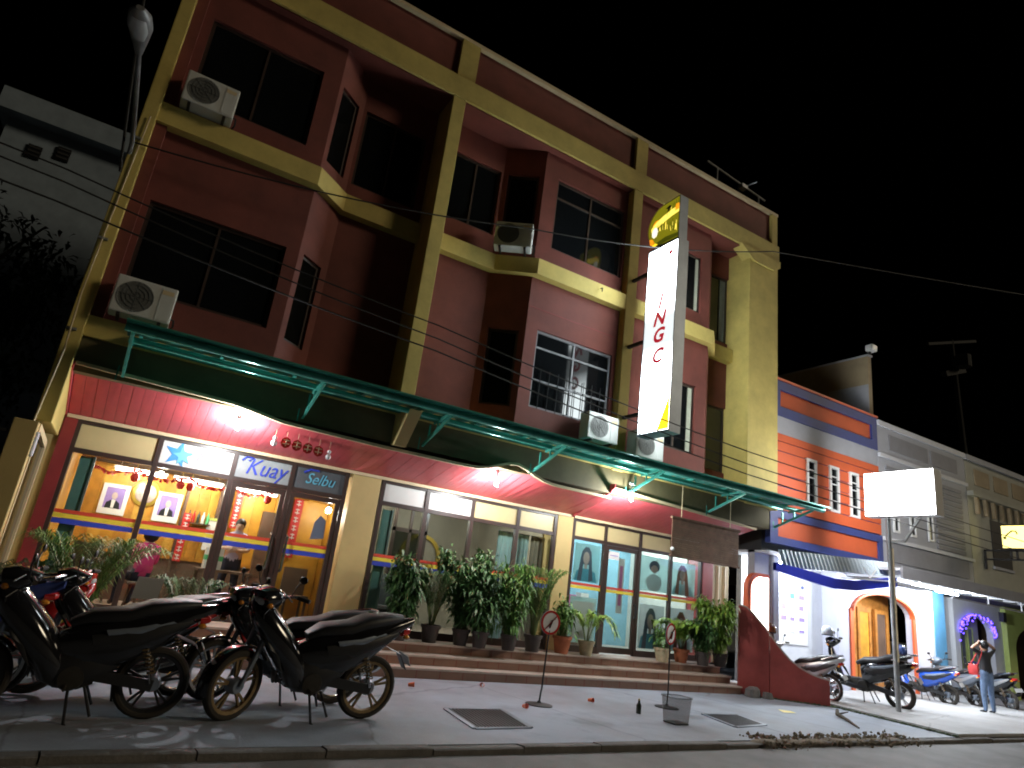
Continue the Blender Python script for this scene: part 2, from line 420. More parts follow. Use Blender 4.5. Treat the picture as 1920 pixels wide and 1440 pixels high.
# loose rubble swept against the kerb
m = MB()
for i in range(900):
    x = 7.7+3.9*random.random()**1.1; y = ky(x)+random.gauss(.12, .13); s = random.choice((.008, .012, .018, .03))*random.uniform(.7, 1.3)
    c = Vector((x, y, (0 if y > ky(x)+.15 else -.02)+s*.4))
    q = Matrix.Rotation(random.random()*6, 3, 'Z') @ Matrix.Rotation(random.random()*6, 3, 'X'); ax = [q @ Vector(e)*s*random.uniform(.7, 1.3) for e in ((1, 0, 0), (0, 1, 0), (0, 0, 1))]
    P = [c+a for a in ax]+[c-a for a in ax]
    m.add(P, [(0, 1, 2), (1, 3, 2), (3, 4, 2), (4, 0, 2), (1, 0, 5), (3, 1, 5), (4, 3, 5), (0, 4, 5)])
for k in range(7):
    x = 7.9+k*.5; m.ball((x, ky(x)+.1, -.02), (.34, .12, .028+.012*random.random()), 12)
struct(m.build('rubble', 'rubble'), 'stuff', 'heap of stones and dirt along the kerb edge')
def grate(pts, label):
    P = [Vector((*p, 0)) for p in pts]; c = sum(P, Vector())/4
    t = thing('drain_grate', label, 'drain grate', (c.x, c.y, 0), 'steel drain grates in the pavement')
    m = MB()
    for i in range(4): m.bar(P[i]+Vector((0, 0, .006)), P[(i+1) % 4]+Vector((0, 0, .006)), .06, .014)
    m.build('grate_frame', 'grey_metal', t)
    MB().add([p+Vector((0, 0, .004)) for p in P], [(0, 1, 2, 3)]).build('pit', 'black', t)
    n = 17; bm = None
    for i in range(1, n):
        f = i/n; a = P[0].lerp(P[1], f); b = P[3].lerp(P[2], f)
        MB().bar(a+Vector((0, 0, .009)), b+Vector((0, 0, .009)), .022, .008).build('grate_bar', 'iron', t)
grate([(3.83, 6.69), (4.59, 6.77), (4.76, 7.70), (3.95, 7.66)], 'square steel drain grate nearest the parked black motorcycles')
grate([(8.16, 6.95), (8.99, 7.11), (9.17, 7.78), (8.38, 7.76)], 'square steel drain grate nearer the curved red ramp wall')

# ------------------------------------------------------------------ the three-bay building
B = thing('shop_building', 'three storey red and yellow shop building with green awning and recessed bays', 'building', (5.8, 10.5, 0))
FY, WY, RY, RW, GY = 9.75, 9.93, 10.22, 10.40, 11.0
BAYS = [((-.93, 3.42), [(-.93, FY), (1.43, FY), (2.0, RY), (3.42, RY)]),
        ((3.68, 7.9), [(3.68, RY), (5.0, RY), (5.7, FY), (7.9, FY)]),
        ((8.16, 11.66), [(8.16, FY), (10.5, FY), (11.05, RY), (11.66+.9, RY)])]
for z0, z1 in ((3.89, 4.17), (7.24, 7.57)):
    for (xa, xb), pl in BAYS:
        if z0 < 4: MB().box(xa, min(pl[-1][0], 12.5), FY+.004, 10.9, z0, z1).build('floor_band', 'yellow', B)
        else: MB().prism(pl+[(pl[-1][0], 10.9), (xa, 10.9)], XY(0), z0, z1).build('floor_band', 'yellow', B)
for x0, x1 in ((3.42, 3.68), (7.9, 8.16), (11.66, 12.7)):
    MB().box(x0, x1, FY-.004, 10.9, 3.87, 10.15).build('column', 'yellow', B, bevel=.012)
MB().box(-1.12, -.93, FY-.05, 10.9, 2.7, 10.15).build('column', 'yellow', B, bevel=.012)
MB().box(-.93, -.78, FY+.06, 10.0, 4.17, 7.24).build('pilaster', 'red_wall', B); MB().box(-.93, -.78, FY+.06, 10.0, 7.57, 10.15).build('pilaster', 'red_wall', B)
MB().box(-1.14, 12.74, FY-.02, 11.2, 10.15, 10.62).build('roof_beam', 'yellow', B, bevel=.01)
MB().prism([(11.3, 10.15), (12.73, 10.15), (12.73, 9.98), (12.5, 9.84), (11.75, 9.84)], XZ(FY-.06), 0, .3).build('corner_corbel', 'yellow', B)
MB().box(-.92, 12.5, FY+.03, 11.0, 10.125, 10.149).build('underside_shade', 'red_wall', B)  # red panel added to darken the beam underside, standing in for shade
# walls with openings and windows ------------------------------------------------
def wall_win(p0, p1, z0, z1, win, mw='red_wall', nx=1, nz=(), frame='frame_dark', thick=.14, curtain=None, glassm='dark_glass', bars=0):
    p0, p1 = Vector((*p0, 0)), Vector((*p1, 0)); d = p1-p0; L = d.length; d.normalize(); n = Vector((d.y, -d.x, 0))   # n faces the street
    m = MB(); T = -n*thick
    def slab(a, b, c, e):
        if b-a > .01 and e-c > .01: m.obox(p0+d*a+Vector((0, 0, c)), d*(b-a), T, Vector((0, 0, e-c)))
    if not win:
        slab(0, L, z0, z1); return m.build('wall', mw, B)
    a, b, c, e = win
    slab(0, a, z0, z1); slab(b, L, z0, z1); slab(a, b, z0, c); slab(a, b, e, z1)
    w = m.build('wall', mw, B)
    f = MB(); t = .05; o = p0-n*.05
    def fb(a0, a1, c0, c1, pr=0): f.obox(o+n*pr+d*a0+Vector((0, 0, c0)), d*(a1-a0), -n*.06, Vector((0, 0, c1-c0)))
    fb(a, b, c, c+t); fb(a, b, e-t, e); fb(a, a+t, c+t, e-t); fb(b-t, b, c+t, e-t)
    xs = [a+t+(b-a-2*t)*i/nx for i in range(nx+1)]; zs = [c+t]+[c+(e-c)*q for q in nz]+[e-t]
    for x in xs[1:-1]: fb(x-.018, x+.018, c+t, e-t, .006)
    for z in zs[1:-1]: fb(a+t, b-t, z-.018, z+.018, .003)
    wf = f.build('window', frame, B)
    for i in range(nx):
        for j in range(len(zs)-1):
            MB().obox(o-n*.02+d*(xs[i]+.004)+Vector((0, 0, zs[j]+.004)), d*(xs[i+1]-xs[i]-.008), -n*.012, Vector((0, 0, zs[j+1]-zs[j]-.008))).build('pane', glassm, wf)
    for i in range(bars):
        x = a+(b-a)*(i+1)/(bars+1)
        MB().tube([o+n*.012+d*x+Vector((0, 0, c)), o+n*.012+d*x+Vector((0, 0, c+(e-c)*.52))], .008, 6).build('bar', 'iron', wf)
    if curtain:
        q = MB(); k = 14; x0, x1, cm = curtain
        for i in range(k):
            u0, u1 = x0+(x1-x0)*i/k, x0+(x1-x0)*(i+1)/k; s0, s1 = .02*(i % 2), .02*((i+1) % 2)
            A, C_ = o-n*(.0+s0)+d*u0, o-n*(.0+s1)+d*u1
            q.add([A+Vector((0, 0, c+.06)), C_+Vector((0, 0, c+.06)), C_+Vector((0, 0, e-.06)), A+Vector((0, 0, e-.06))], [(0, 1, 2, 3)])
        q.build('curtain', cm, wf)
    return w
S2, S3 = (4.17, 7.24), (7.57, 10.15)
# bay 1
wall_win((-.93, WY), (1.43, WY), *S2, (.23, 2.16, 4.72, 6.10), nx=2)
wall_win((-.93, WY), (1.43, WY), *S3, (.28, 2.06, 7.95, 9.45), nx=2)
wall_win((1.43, WY), (2.0, RW), *S2, (.12, .58, 4.65, 6.12))
wall_win((1.43, WY), (2.0, RW), *S3, (.10, .60, 7.88, 9.40))
wall_win((2.0, RW), (3.42, RW), *S2, None)
wall_win((2.0, RW), (3.42, RW), *S3, (.06, 1.28, 7.9, 9.46), nx=2)
# bay 2
wall_win((3.68, RW), (5.0, RW), *S2, None)
wall_win((3.68, RW), (5.0, RW), *S3, (.18, 1.27, 8.05, 9.52), nx=2)
wall_win((5.0, RW), (5.7, WY), *S2, (.14, .72, 4.6, 6.1))
wall_win((5.0, RW), (5.7, WY), *S3, (.1, .74, 8.25, 9.5))
wall_win((5.7, WY), (7.9, WY), *S2, (.26, 2.1, 4.68, 6.22), nx=2, nz=(.36, .78), frame='grey_panel', bars=8)
wall_win((5.7, WY), (7.9, WY), *S3, (.34, 2.14, 8.0, 9.62), nx=2, nz=(.75,))
# bay 3
wall_win((8.16, WY), (10.5, WY), *S2, (.9, 2.02, 4.65, 6.19), nx=2, curtain=(1.84, 1.95, 'curtain_pale'))
wall_win((8.16, WY), (10.5, WY), *S3, (.9, 2.06, 7.97, 9.4), nx=2, curtain=(1.92, 2.0, 'curtain_pale'))
wall_win((10.5, WY), (11.05, RW), *S2, None); wall_win((10.5, WY), (11.05, RW), *S3, None)
wall_win((11.05, RW), (12.55, RW), *S2, (.0, 1.17, 4.57, 6.12), nx=2)
wall_win((11.05, RW), (12.55, RW), *S3, (.0, 1.17, 7.77, 9.52), nx=2, curtain=(.35, .95, 'curtain_grey'))
# grooves: horizontal joint lines on the storey two walls of the bay window near the sign
MB().box(5.72, 7.88, WY-.006, WY-.001, 6.62, 6.635).build('wall_joint', 'darkred', B)
# parapet
MB().box(-1.1, 12.7, FY+.1, FY+.24, 10.62, 11.5).build('parapet', 'red_wall', B)
MB().box(-1.13, 12.72, FY+.0, FY+.26, 11.5, 11.57).build('parapet_coping', 'trim', B)
for x0, x1 in ((-1.12, -.93), (3.42, 3.80), (7.9, 8.22), (12.5, 12.7)):
    MB().box(x0, x1, FY+.012, FY+.1, 10.62, 11.5).build('parapet_post', 'yellow', B)
MB().box(-1.08, 12.68, 10.9, 14.4, 3.89, 10.14).build('rear_block', 'far_dark', B)
MB().box(-1.08, 12.68, 11.2, 14.4, 10.14, 10.5).build('roof_slab', 'far_dark', B)
# rooftop pipe frame
t = thing('roof_pipe_frame', 'thin rusty pipe frame standing on the roof edge near the right corner', 'pipe frame', (11.4, 10.1, 11.57))
Y_ = 10.0
MB().tube([(10.35, Y_, 12.22), (12.5, Y_, 12.02)], .025, 8).build('rail', 'galv', t)
for x, h in ((10.7, 12.19), (12.25, 12.04)): MB().tube([(x, Y_, 11.56), (x, Y_, h)], .022, 8).build('post', 'galv', t)
MB().tube([(11.7, Y_, 12.09), (11.9, Y_-.25, 12.2)], .02, 6).build('stub', 'galv', t)
MB().box(11.55, 11.75, Y_-.08, Y_+.08, 12.0, 12.1).build('clamp_box', 'galv', t)

# ground floor shell ----------------------------------------------------------------
PF = .45
for x0, x1, y0, m_ in ((3.3, 3.8, GY-.05, 'beige'), (7.58, 7.96, GY-.05, 'beige'), (11.68, 12.02, GY-.05, 'darkred'), (12.1, 12.7, GY+.1, 'party_wall')):
    MB().box(x0, x1, y0, GY+.4, PF, 3.9).build('pillar', m_, B, bevel=.01)
MB().box(-.92, -.76, GY-.06, GY+.4, 0, 3.1).build('pillar', 'darkred', B)
MB().box(-1.1, -.92, GY-.03, GY+.4, 0, 3.9).build('pillar', 'beige', B)
for x in (12.18, 12.4): MB().tube([(x, GY-.02, PF), (x, GY-.02, 2.55)], .045, 8).build('drain_pipe', 'trim', B)
MB().box(-1.1, 12.5, FY+.06, 10.15, 3.42, 3.885).build('edge_beam', 'edge_shaded', B)
# sloping pink plank soffit in each bay
def top1(x): return 3.48-.03*x if x < 1.05 else 3.45-.11*min(1, (x-1.05)/.7)-.02*max(0, x-1.8)
def top2(x): return 3.31+.22*math.exp(-((x-5.75)/.45)**2)+.02*(x-5)*0
def top3(x): return 3.50-.04*(x-7.96)
for x0, x1, fn in ((-.90, 3.3, top1), (3.3, 7.9, top2), (7.96, 12.0, top3)):
    n = round((x1-x0)/.142); w = (x1-x0)/n
    for i in range(n):
        a = x0+i*w+.0016; b = x0+(i+1)*w-.0016; j = random.uniform(-.0015, .0015)
        za, zb = fn(a), fn(b); ya = FY+.04
        P = [(a, GY-.06, 3.035+j), (b, GY-.06, 3.035+j), (b, ya, zb+j), (a, ya, za+j)]
        MB().add(P+[(x, y, z+.02) for x, y, z in P], [(0, 1, 2, 3), (7, 6, 5, 4), (0, 4, 5, 1), (1, 5, 6, 2), (2, 6, 7, 3), (3, 7, 4, 0)]).build('soffit_plank', 'pink', B)
    k = 24; tp = [(x0+(x1-x0)*i/k, FY+.02, fn(x0+(x1-x0)*i/k)+.012) for i in range(k+1)]
    m = MB()
    for p, q in zip(tp[:-1], tp[1:]): m.bar(p, q, .05, .045)
    m.build('soffit_trim', 'trim', B)
    MB().box(x0, x1, GY-.085, GY-.055, 2.985, 3.035).build('soffit_trim', 'trim', B)
for x in (-.93, 7.93): MB().prism([(GY-.06, 3.0), (GY-.06, 3.5), (FY+.0, 3.53), (FY+.0, 3.44)], YZ(x), -.02, .02).build('soffit_cheek', 'pink', B)
MB().prism([(GY-.1, 2.99), (FY-.1, 3.50), (FY-.1, 3.58), (GY-.1, 3.58)], YZ(7.9), 0, .015).build('soffit_cheek', 'pink', B)
MB().prism([(9.15, 3.87), (9.76, 3.87), (9.76, 3.38), (9.60, 3.36)], YZ(3.42), 0, .2).build('beam_gusset', 'beige', B)
# shopfront frames, transoms and glass
def shopfront(xs, tmats, z_t=2.56, doors=(), low=PF):
    top = 2.985
    for x in xs: MB().box(x-.035, x+.035, GY-.04, GY+.04, low, top).build('mullion', 'frame_dark', B)
    for a, b, tm in zip(xs[:-1], xs[1:], tmats):
        MB().box(a+.035, b-.035, GY-.035, GY+.035, z_t-.035, z_t+.035).build('transom_bar', 'frame_dark', B)
        MB().box(a+.035, b-.035, GY-.035, GY+.035, top-.05, top).build('transom_bar', 'frame_dark', B)
        MB().box(a+.035, b-.035, GY-.01, GY+.012, z_t+.035, top-.05).build('transom_panel', tm, B)
    for i, (a, b) in enumerate(zip(xs[:-1], xs[1:])):
        if i in doors:
            f = MB(); f.box(a+.04, a+.11, GY-.03, GY+.02, low+.02, z_t-.04); f.box(b-.11, b-.04, GY-.03, GY+.02, low+.02, z_t-.04)
            f.box(a+.11, b-.11, GY-.03, GY+.02, low+.02, low+.14); f.box(a+.11, b-.11, GY-.03, GY+.02, z_t-.12, z_t-.04)
            d = f.build('door', 'frame_dark', B)
            MB().box(a+.11, b-.11, GY-.008, GY-.002, low+.14, z_t-.12).build('pane', 'clear_glass', d)
        else:
            MB().box(a+.035, b-.035, GY-.03, GY+.03, low, low+.12).build('bottom_rail', 'frame_dark', B)
            MB().box(a+.035, b-.035, GY-.004, GY+.002, low+.12, z_t-.035).build('pane', 'clear_glass', B)
X1 = [-.74, .33, 1.40, 2.30, 3.2]; X2 = [3.86, 4.72, 5.66, 6.66, 7.54]; X3 = [8.0, 8.84, 9.80, 10.72, 11.65]
mat('transom_grey', (.30, .33, .33), .3, var=.15); mat('transom_slate', (.10, .11, .115), .25, var=.2)
shopfront(X1, ['transom', 'transom_white', 'transom_grey', 'transom_slate'], doors=(2, 3))
shopfront(X2, ['transom_white', 'transom_white', 'transom', 'transom'], z_t=2.60)
shopfront(X3, ['transom', 'transom', 'transom', 'transom'], z_t=2.61, doors=(1,))
for xs in (X1, X2, X3):
    for z0, z1, dm in ((1.555, 1.625, 'decal_blue'), (1.632, 1.69, 'decal_yellow'), (1.697, 1.745, 'decal_red')):
        for i, (a, b) in enumerate(zip(xs[:-1], xs[1:])):
            if xs is X3 and z0 < 1.6: continue
            MB().box(a+.04, b-.04, GY-.014, GY-.0105, z0, z1).build('stripe', dm, B)
# green side reveals of the glass boxes
for x in (-.60, 3.96):
    f = MB().box(x, x+.16, GY+.05, GY+.09, PF, 2.5).build('door_leaf', 'reveal_teal', B)
    MB().box(x+.16, x+.19, GY+.03, GY+.10, PF, 2.52).build('door_edge', 'alu', B)
# handles on the double door
for x in (2.18, 2.42):
    MB().tube([(x, GY-.03, 1.28), (x, GY-.10, 1.30), (x, GY-.11, 1.45), (x, GY-.11, 1.65), (x, GY-.10, 1.80), (x, GY-.03, 1.82)], .022, 8).build('door_handle', 'steel', B, smooth=True)
MB().tube([(9.72, GY-.03, 1.2), (9.72, GY-.09, 1.2), (9.72, GY-.09, 1.45), (9.72, GY-.03, 1.45)], .02, 8).build('door_handle', 'black', B)
MB().box(-1.38, 12.6, 10.05, 24, -.1, .10).build('plinth', 'tile', B)
# steps
for k in range(3):
    y0 = 9.85+.28*k
    MB().box(-.92, 11.7, y0, 10.75, .15*k+.004*(k > 0), .15*(k+1)-.03).build('step', 'tile', B)
    MB().box(-.92, 11.72, y0-.02, 10.76+(.0 if k < 2 else 14), .15*(k+1)-.03, .15*(k+1)).build('step_nosing', 'tile_pale', B)
    for i in range(31):
        x = -.7+.4*i
        if k: MB().box(x, x+.008, y0-.003, y0-.0005, .15*k+.01, .15*(k+1)-.03).build('tile_joint', 'darkred', B)
        else: MB().box(x, x+.008, y0-.003, y0-.0005, .005, .12).build('tile_joint', 'darkred', B)
# star and lettering painted on the transom glass
def star(name, cx, cz, r, y, mt, par, rot=0, k=.42):
    P = [(cx+(r if i % 2 == 0 else r*k)*math.sin(rot+math.pi*i/5), cz+(r if i % 2 == 0 else r*k)*math.cos(rot+math.pi*i/5)) for i in range(10)]
    return MB().prism(P, XZ(y), -.006, 0).build(name, mt, par)
star('star_decal', .60, 2.765, .21, GY-.0135, 'star_blue', B, .15); star('star_decal', .66, 2.75, .15, GY-.0205, 'cyan_ink', B, -.2)
text('lettering', 'Menih', .21, 'violet_ink', (1.08, GY-.018, 2.78), (1, 0, 0), (0, 0, 1), B, .3, sx=.9)
text('lettering', 'Kuay', .36, 'decal_blue', (1.88, GY-.018, 2.78), (1, 0, 0), (0, 0, 1), B, .35, sx=.85)
text('lettering', 'Selbu', .25, 'cyan_ink', (2.76, GY-.018, 2.77), (1, 0, 0), (0, 0, 1), B, .35, sx=.9)
MB().tube([(2.48, GY-.02, 2.86), (2.58, GY-.02, 2.92), (2.72, GY-.02, 2.92)], .018, 6).build('lettering', 'decal_blue', B)
MB().tube([(1.5, GY-.02, 2.86), (1.56, GY-.02, 2.93), (1.66, GY-.02, 2.92), (1.60, GY-.02, 2.87)], .016, 6).build('lettering', 'decal_blue', B)

# ------------------------------------------------------------------ green awning
A = thing('green_awning', 'long green steel awning with truss brackets across the whole shop front', 'awning', (6, 9.2, 3.8))
m = MB(); n = 90; V = []
xs = [-.45+13.3*i/(n*2) for i in range(n*2+1)]
for i, x in enumerate(xs):
    h = .022*(1 if i % 4 in (1, 2) else -1)*.5
    V += [(x, 8.70, 3.935+h), (x, FY-.03, 4.03+h)]
m.add(V, [(2*i, 2*i+2, 2*i+3, 2*i+1) for i in range(len(xs)-1)])
o = m.build('roof_sheet', 'green_sheet', A); sd = o.modifiers.new('s', 'SOLIDIFY'); sd.thickness = .006
MB().tube([(-.45, 8.72, 3.86), (12.85, 8.72, 3.86)], .052, 14).build('front_beam', 'green_metal', A, True)
MB().box(-.45, 12.85, 8.55, 8.69, 3.90, 3.92).build('gutter_lip', 'green_metal', A)
MB().tube([(-.40, 9.23, 3.85), (12.8, 9.23, 3.85)], .045, 14).build('purlin', 'green_metal', A, True)
MB().box(-.40, 12.8, FY-.05, FY-.01, 3.90, 3.98).build('wall_plate', 'green_metal', A)
for x in (-.36, 2.0, 3.95, 6.1, 8.3, 10.5, 12.6):
    b = MB()
    b.bar((x, FY-.0, 3.48), (x, 8.78, 3.83), .035, .045)
    b.bar((x, FY-.35, 3.80), (x, 8.85, 3.86), .03, .04)
    b.bar((x, 9.55, 3.80), (x, 9.55, 3.555), .028); b.bar((x, 9.25, 3.80), (x, 9.25, 3.66), .025)
    b.bar((x-.07, FY-.02, 3.40), (x-.07, FY-.02, 3.6), .008, .02); 
    b.build('bracket', 'green_metal', A)
for x in [-.3+.98*i for i in range(14)]: MB().box(x, x+.04, 8.76, FY-.05, 3.925, 3.965).build('rafter', 'green_metal', A)
# ------------------------------------------------------------------ rooms behind the glass (part of the building)
def room(x0, x1, y1, back, side, ceil='room_white', z1=2.93):
    MB().box(x0, x1, y1, y1+.1, PF, 3.3).build('room_wall', back, B)
    MB().box(x0-.06, x0, GY+.42, y1, PF, 3.3).build('room_wall', side, B)
    MB().box(x1, x1+.06, GY+.42, y1, PF, 3.3).build('room_wall', side, B)
    MB().box(x0, x1, GY+.06, y1, z1, z1+.08).build('room_ceiling', ceil, B)
room(-.72, 3.28, 13.6, 'wood_room', 'wood_room')
mat('room_taupe', (.36, .32, .25), .6, var=.1)
room(3.86, 7.56, 14.2, 'room_taupe', 'room_taupe')
room(8.0, 11.66, 13.4, 'room_blue', 'room_white')
# bay 1 restaurant: boarded wall, counter, shelf, doorway
mat('wood_room_b', (.52, .235, .025), .5, var=.3, sc=4, streak=.5, dirt=(.34, .12, .02)); mat('wood_room_c', (.66, .36, .05), .5, var=.2, sc=4, streak=.4, dirt=(.45, .2, .03))
for i in range(20):
    x = -.71+.1985*i; MB().box(x, x+.192, 13.585-.004*(i % 3), 13.599, 1.28, 2.92).build('wall_board', ('wood_room', 'wood_room_b', 'wood_room_c')[(i*7) % 3], B)
MB().box(-.71, 3.27, 13.55, 13.599, PF, 1.22).build('wainscot', 'room_dark', B); MB().box(-.71, 3.27, 13.53, 13.60, 1.22, 1.28).build('dado_rail', 'wood_room_b', B)
sh_ = thing('bottle_shelf', 'small wall shelf with bottles near the restaurant doorway', 'shelf', (1.4, 13.45, 1.9))
MB().box(1.14, 1.56, 13.40, 13.56, 1.88, 1.90).build('shelf_board', 'room_dark', sh_)
for i, mt in enumerate(('bottle_glass', 'lens_red', 'bottle_glass', 'paper', 'green_ink')):
    x = 1.18+.08*i; MB().lathe([(0, 0), (.028, 0), (.028, .13), (.011, .17), (.011, .21), (0, .21)], (x, 13.47, 1.902), 10).build('bottle', mt, sh_, True)
MB().box(2.45, 2.98, 13.45, 13.59, PF, 2.3).build('room_door', 'room_dark', B)
MB().box(2.5, 3.27, 12.0, 12.06, PF, 2.5).build('room_screen', 'wood_room', B)
MB().box(-.7, 3.2, 13.52, 13.59, 2.70, 2.76).build('room_rail', 'room_dark', B)
for x in (1.05, 1.62): MB().box(x, x+.05, 13.5, 13.59, PF, 2.9).build('room_post', 'room_dark', B)
for x in (-.2, .75, 1.75):
    t = thing('ceiling_tube', {-.2: 'warm fluorescent tube above the two framed portraits', .75: 'warm fluorescent tube in the middle of the restaurant ceiling', 1.75: 'warm fluorescent tube above the double glass door'}[x], 'light fitting', (x+.4, 13.3, 2.6), 'ceiling tubes in the restaurant')
    MB().box(x, x+.86, 13.28, 13.38, 2.62, 2.665).build('batten', 'white', t)
    MB().tube([(x+.03, 13.27, 2.60), (x+.83, 13.27, 2.60)], .02, 8).build('tube', 'tube', t)
    for q in (.1, .76): MB().tube([(x+q, 13.33, 2.66), (x+q, 13.33, 2.93)], .006, 6).build('hanger', 'steel', t)
    l = lamp_light('tube_light', (x+.43, 13.0, 2.52), 56, (1, .93, .82), .10, t)
def garland(i, x0, x1, y, label):
    g = thing('garland', label, 'garland', ((x0+x1)/2, y, 2.85), 'red garlands under the restaurant ceiling')
    m = MB(); k = 26
    for j in range(k):
        f = j/(k-1); x = x0+(x1-x0)*f; z = 2.60-.10*math.sin(math.pi*((f*2) % 1)); 
        for q in range(5):
            d = Vector((random.gauss(0, 1), random.gauss(0, 1), random.gauss(0, 1))).normalized()*.05; e = d.orthogonal().normalized()*.022
            c = Vector((x, y, z)); m.add([c-e, c+e, c+d+e, c+d-e], [(0, 1, 2, 3)])
    m.build('tinsel', 'red_paper', g)
    for f in (.02, .5, .98):
        x = x0+(x1-x0)*f; n = MB().lathe([(.0, .0), (.05, .02), (.07, .08), (.05, .14), (.015, .16)], (x, y, 2.40), 10)
        o = n.build('lantern', 'red_paper', g, True)
        MB().tube([(x, y, 2.55), (x, y, 2.93)], .004, 5).build('lantern_string', 'gold', o)
garland(0, -.6, .9, 12.95, 'red tinsel garland with lanterns near the left restaurant wall')
garland(1, 1.0, 2.4, 12.95, 'red tinsel garland with lanterns above the double door')
def portrait(x, z, label):
    t = thing('framed_portrait', label, 'portrait', (x, 13.56, z-.24), 'framed portraits on the yellow wall')
    f = MB(); y = 13.545
    f.box(x-.21, x-.145, y, y+.03, z-.26, z+.26); f.box(x+.145, x+.21, y, y+.03, z-.26, z+.26)
    f.box(x-.145, x+.145, y, y+.03, z-.26, z-.16); f.box(x-.145, x+.145, y, y+.03, z+.20, z+.26)
    f.build('frame', 'paper', t)
    p = MB().box(x-.145, x+.145, y+.012, y+.02, z-.16, z+.20).build('photo', 'violet_ink', t)
    MB().prism([(x-.12, z-.16), (x+.12, z-.16), (x+.10, z-.06), (x+.03, z-.01), (x-.03, z-.01), (x-.10, z-.06)], XZ(y+.006), 0, .004).build('suit', 'black', p)
    MB().prism([(x-.02, z-.15), (x+.02, z-.15), (x+.03, z-.01), (x-.03, z-.01)], XZ(y+.002), 0, .003).build('shirt', 'paper', p)
    MB().prism([(x+.045*math.cos(a*.524), z+.06+.065*math.sin(a*.524)) for a in range(12)], XZ(y+.004), 0, .004).build('head', 'face_ink', p)
portrait(-.06, 2.10, 'white framed portrait of a figure in a dark suit, nearest the corner')
portrait(.80, 2.10, 'white framed portrait partly behind the seated person in magenta')
t = thing('wall_plaque', 'round gold wall plaque between the two framed portraits', 'plaque', (.36, 13.55, 2.1))
MB().lathe([(0, -.03), (.19, -.03), (.23, -.02), (.24, 0), (.22, .01)], (.40, 13.57, 2.28), 24, 'y').build('rim', 'gold', t, True)
MB().lathe([(0, -.04), (.15, -.035), (.17, -.02)], (.40, 13.56, 2.28), 20, 'y').build('disc', 'face_ink', t, True)
def couplet(x, y, z0, z1, label, w=.13):
    t = thing('couplet_banner', label, 'banner', (x, y, z0), 'red paper banners in the restaurant')
    MB().box(x-w/2, x+w/2, y, y+.006, z0, z1).build('paper', 'red_paper', t)
    k = max(3, int((z1-z0)/.14))
    for i in range(k):
        zc = z0+(z1-z0)*(i+.5)/k; m = MB()
        m.box(x-.035, x+.035, y-.003, y-.001, zc+.025, zc+.04); m.box(x-.04, x+.04, y-.003, y-.001, zc-.03, zc-.016)
        m.box(x-.007, x+.007, y-.0045, y-.0032, zc-.05, zc+.05)
        m.build('character', 'paper', t)
couplet(1.15, 13.40, 1.2, 2.05, 'red vertical paper banner beside the seated person in magenta')
couplet(1.95, 13.42, 1.9, 2.6, 'short red paper banner above the person in lavender')
couplet(2.72, 11.92, 1.5, 2.5, 'red and gold paper banner behind the door handle', .16)
t = thing('wall_calendar', 'pale paper calendar sheet on the wall behind the person in lavender', 'calendar', (1.72, 13.45, 1.6))
MB().box(1.52, 1.86, 13.48, 13.5, 1.45, 2.0).build('sheet', 'paper', t); MB().box(1.52, 1.86, 13.47, 13.505, 1.98, 2.03).build('header', 'lime_wall', t)
t = thing('door_poster', 'pale lavender poster on the restaurant door nearest the beige pillar', 'poster', (2.9, GY+.02, 1.8))
MB().prism([(2.80, 1.82), (3.02, 1.86), (3.00, 2.15), (2.90, 2.22), (2.82, 2.10)], XZ(GY+.012), 0, .003).build('sheet', 'shirt_lavender', t)
t = thing('shop_table', 'dark wooden table with a white box in front of the counter', 'table', (1.9, 12.4, PF))
MB().box(1.4, 2.3, 12.2, 12.8, 1.12, 1.16).build('table_top', 'room_dark', t)
for x in (1.45, 2.25):
    for y in (12.25, 12.75): MB().box(x-.025, x+.025, y-.025, y+.025, PF, 1.12).build('leg', 'room_dark', t)
t = thing('food_carton', 'pale green carton standing on the dark restaurant table', 'carton', (1.6, 12.4, 1.16))
MB().box(1.48, 1.76, 12.3, 12.5, 1.162, 1.5).build('carton_body', 'paper', t); MB().box(1.478, 1.762, 12.298, 12.502, 1.3, 1.38).build('band', 'green_ink', t)
for x, y, lb in ((-.2, 11.75, 'dark chair at the restaurant window behind the palm'), (.35, 12.9, 'dark chair under the framed portraits'), (2.9, 11.7, 'dark chair inside the door by the beige pillar')):
    c = thing('dining_chair', lb, 'chair', (x, y, PF), 'dark dining chairs')
    MB().box(x-.2, x+.2, y-.2, y+.2, PF+.43, PF+.47).build('seat', 'room_dark', c); MB().box(x-.2, x+.2, y+.17, y+.2, PF+.47, PF+.9).build('backrest', 'room_dark', c)
    for i in (-1, 1):
        for j in (-1, 1): MB().box(x+i*.17-.018, x+i*.17+.018, y+j*.17-.018, y+j*.17+.018, PF, PF+.43).build('leg', 'room_dark', c)
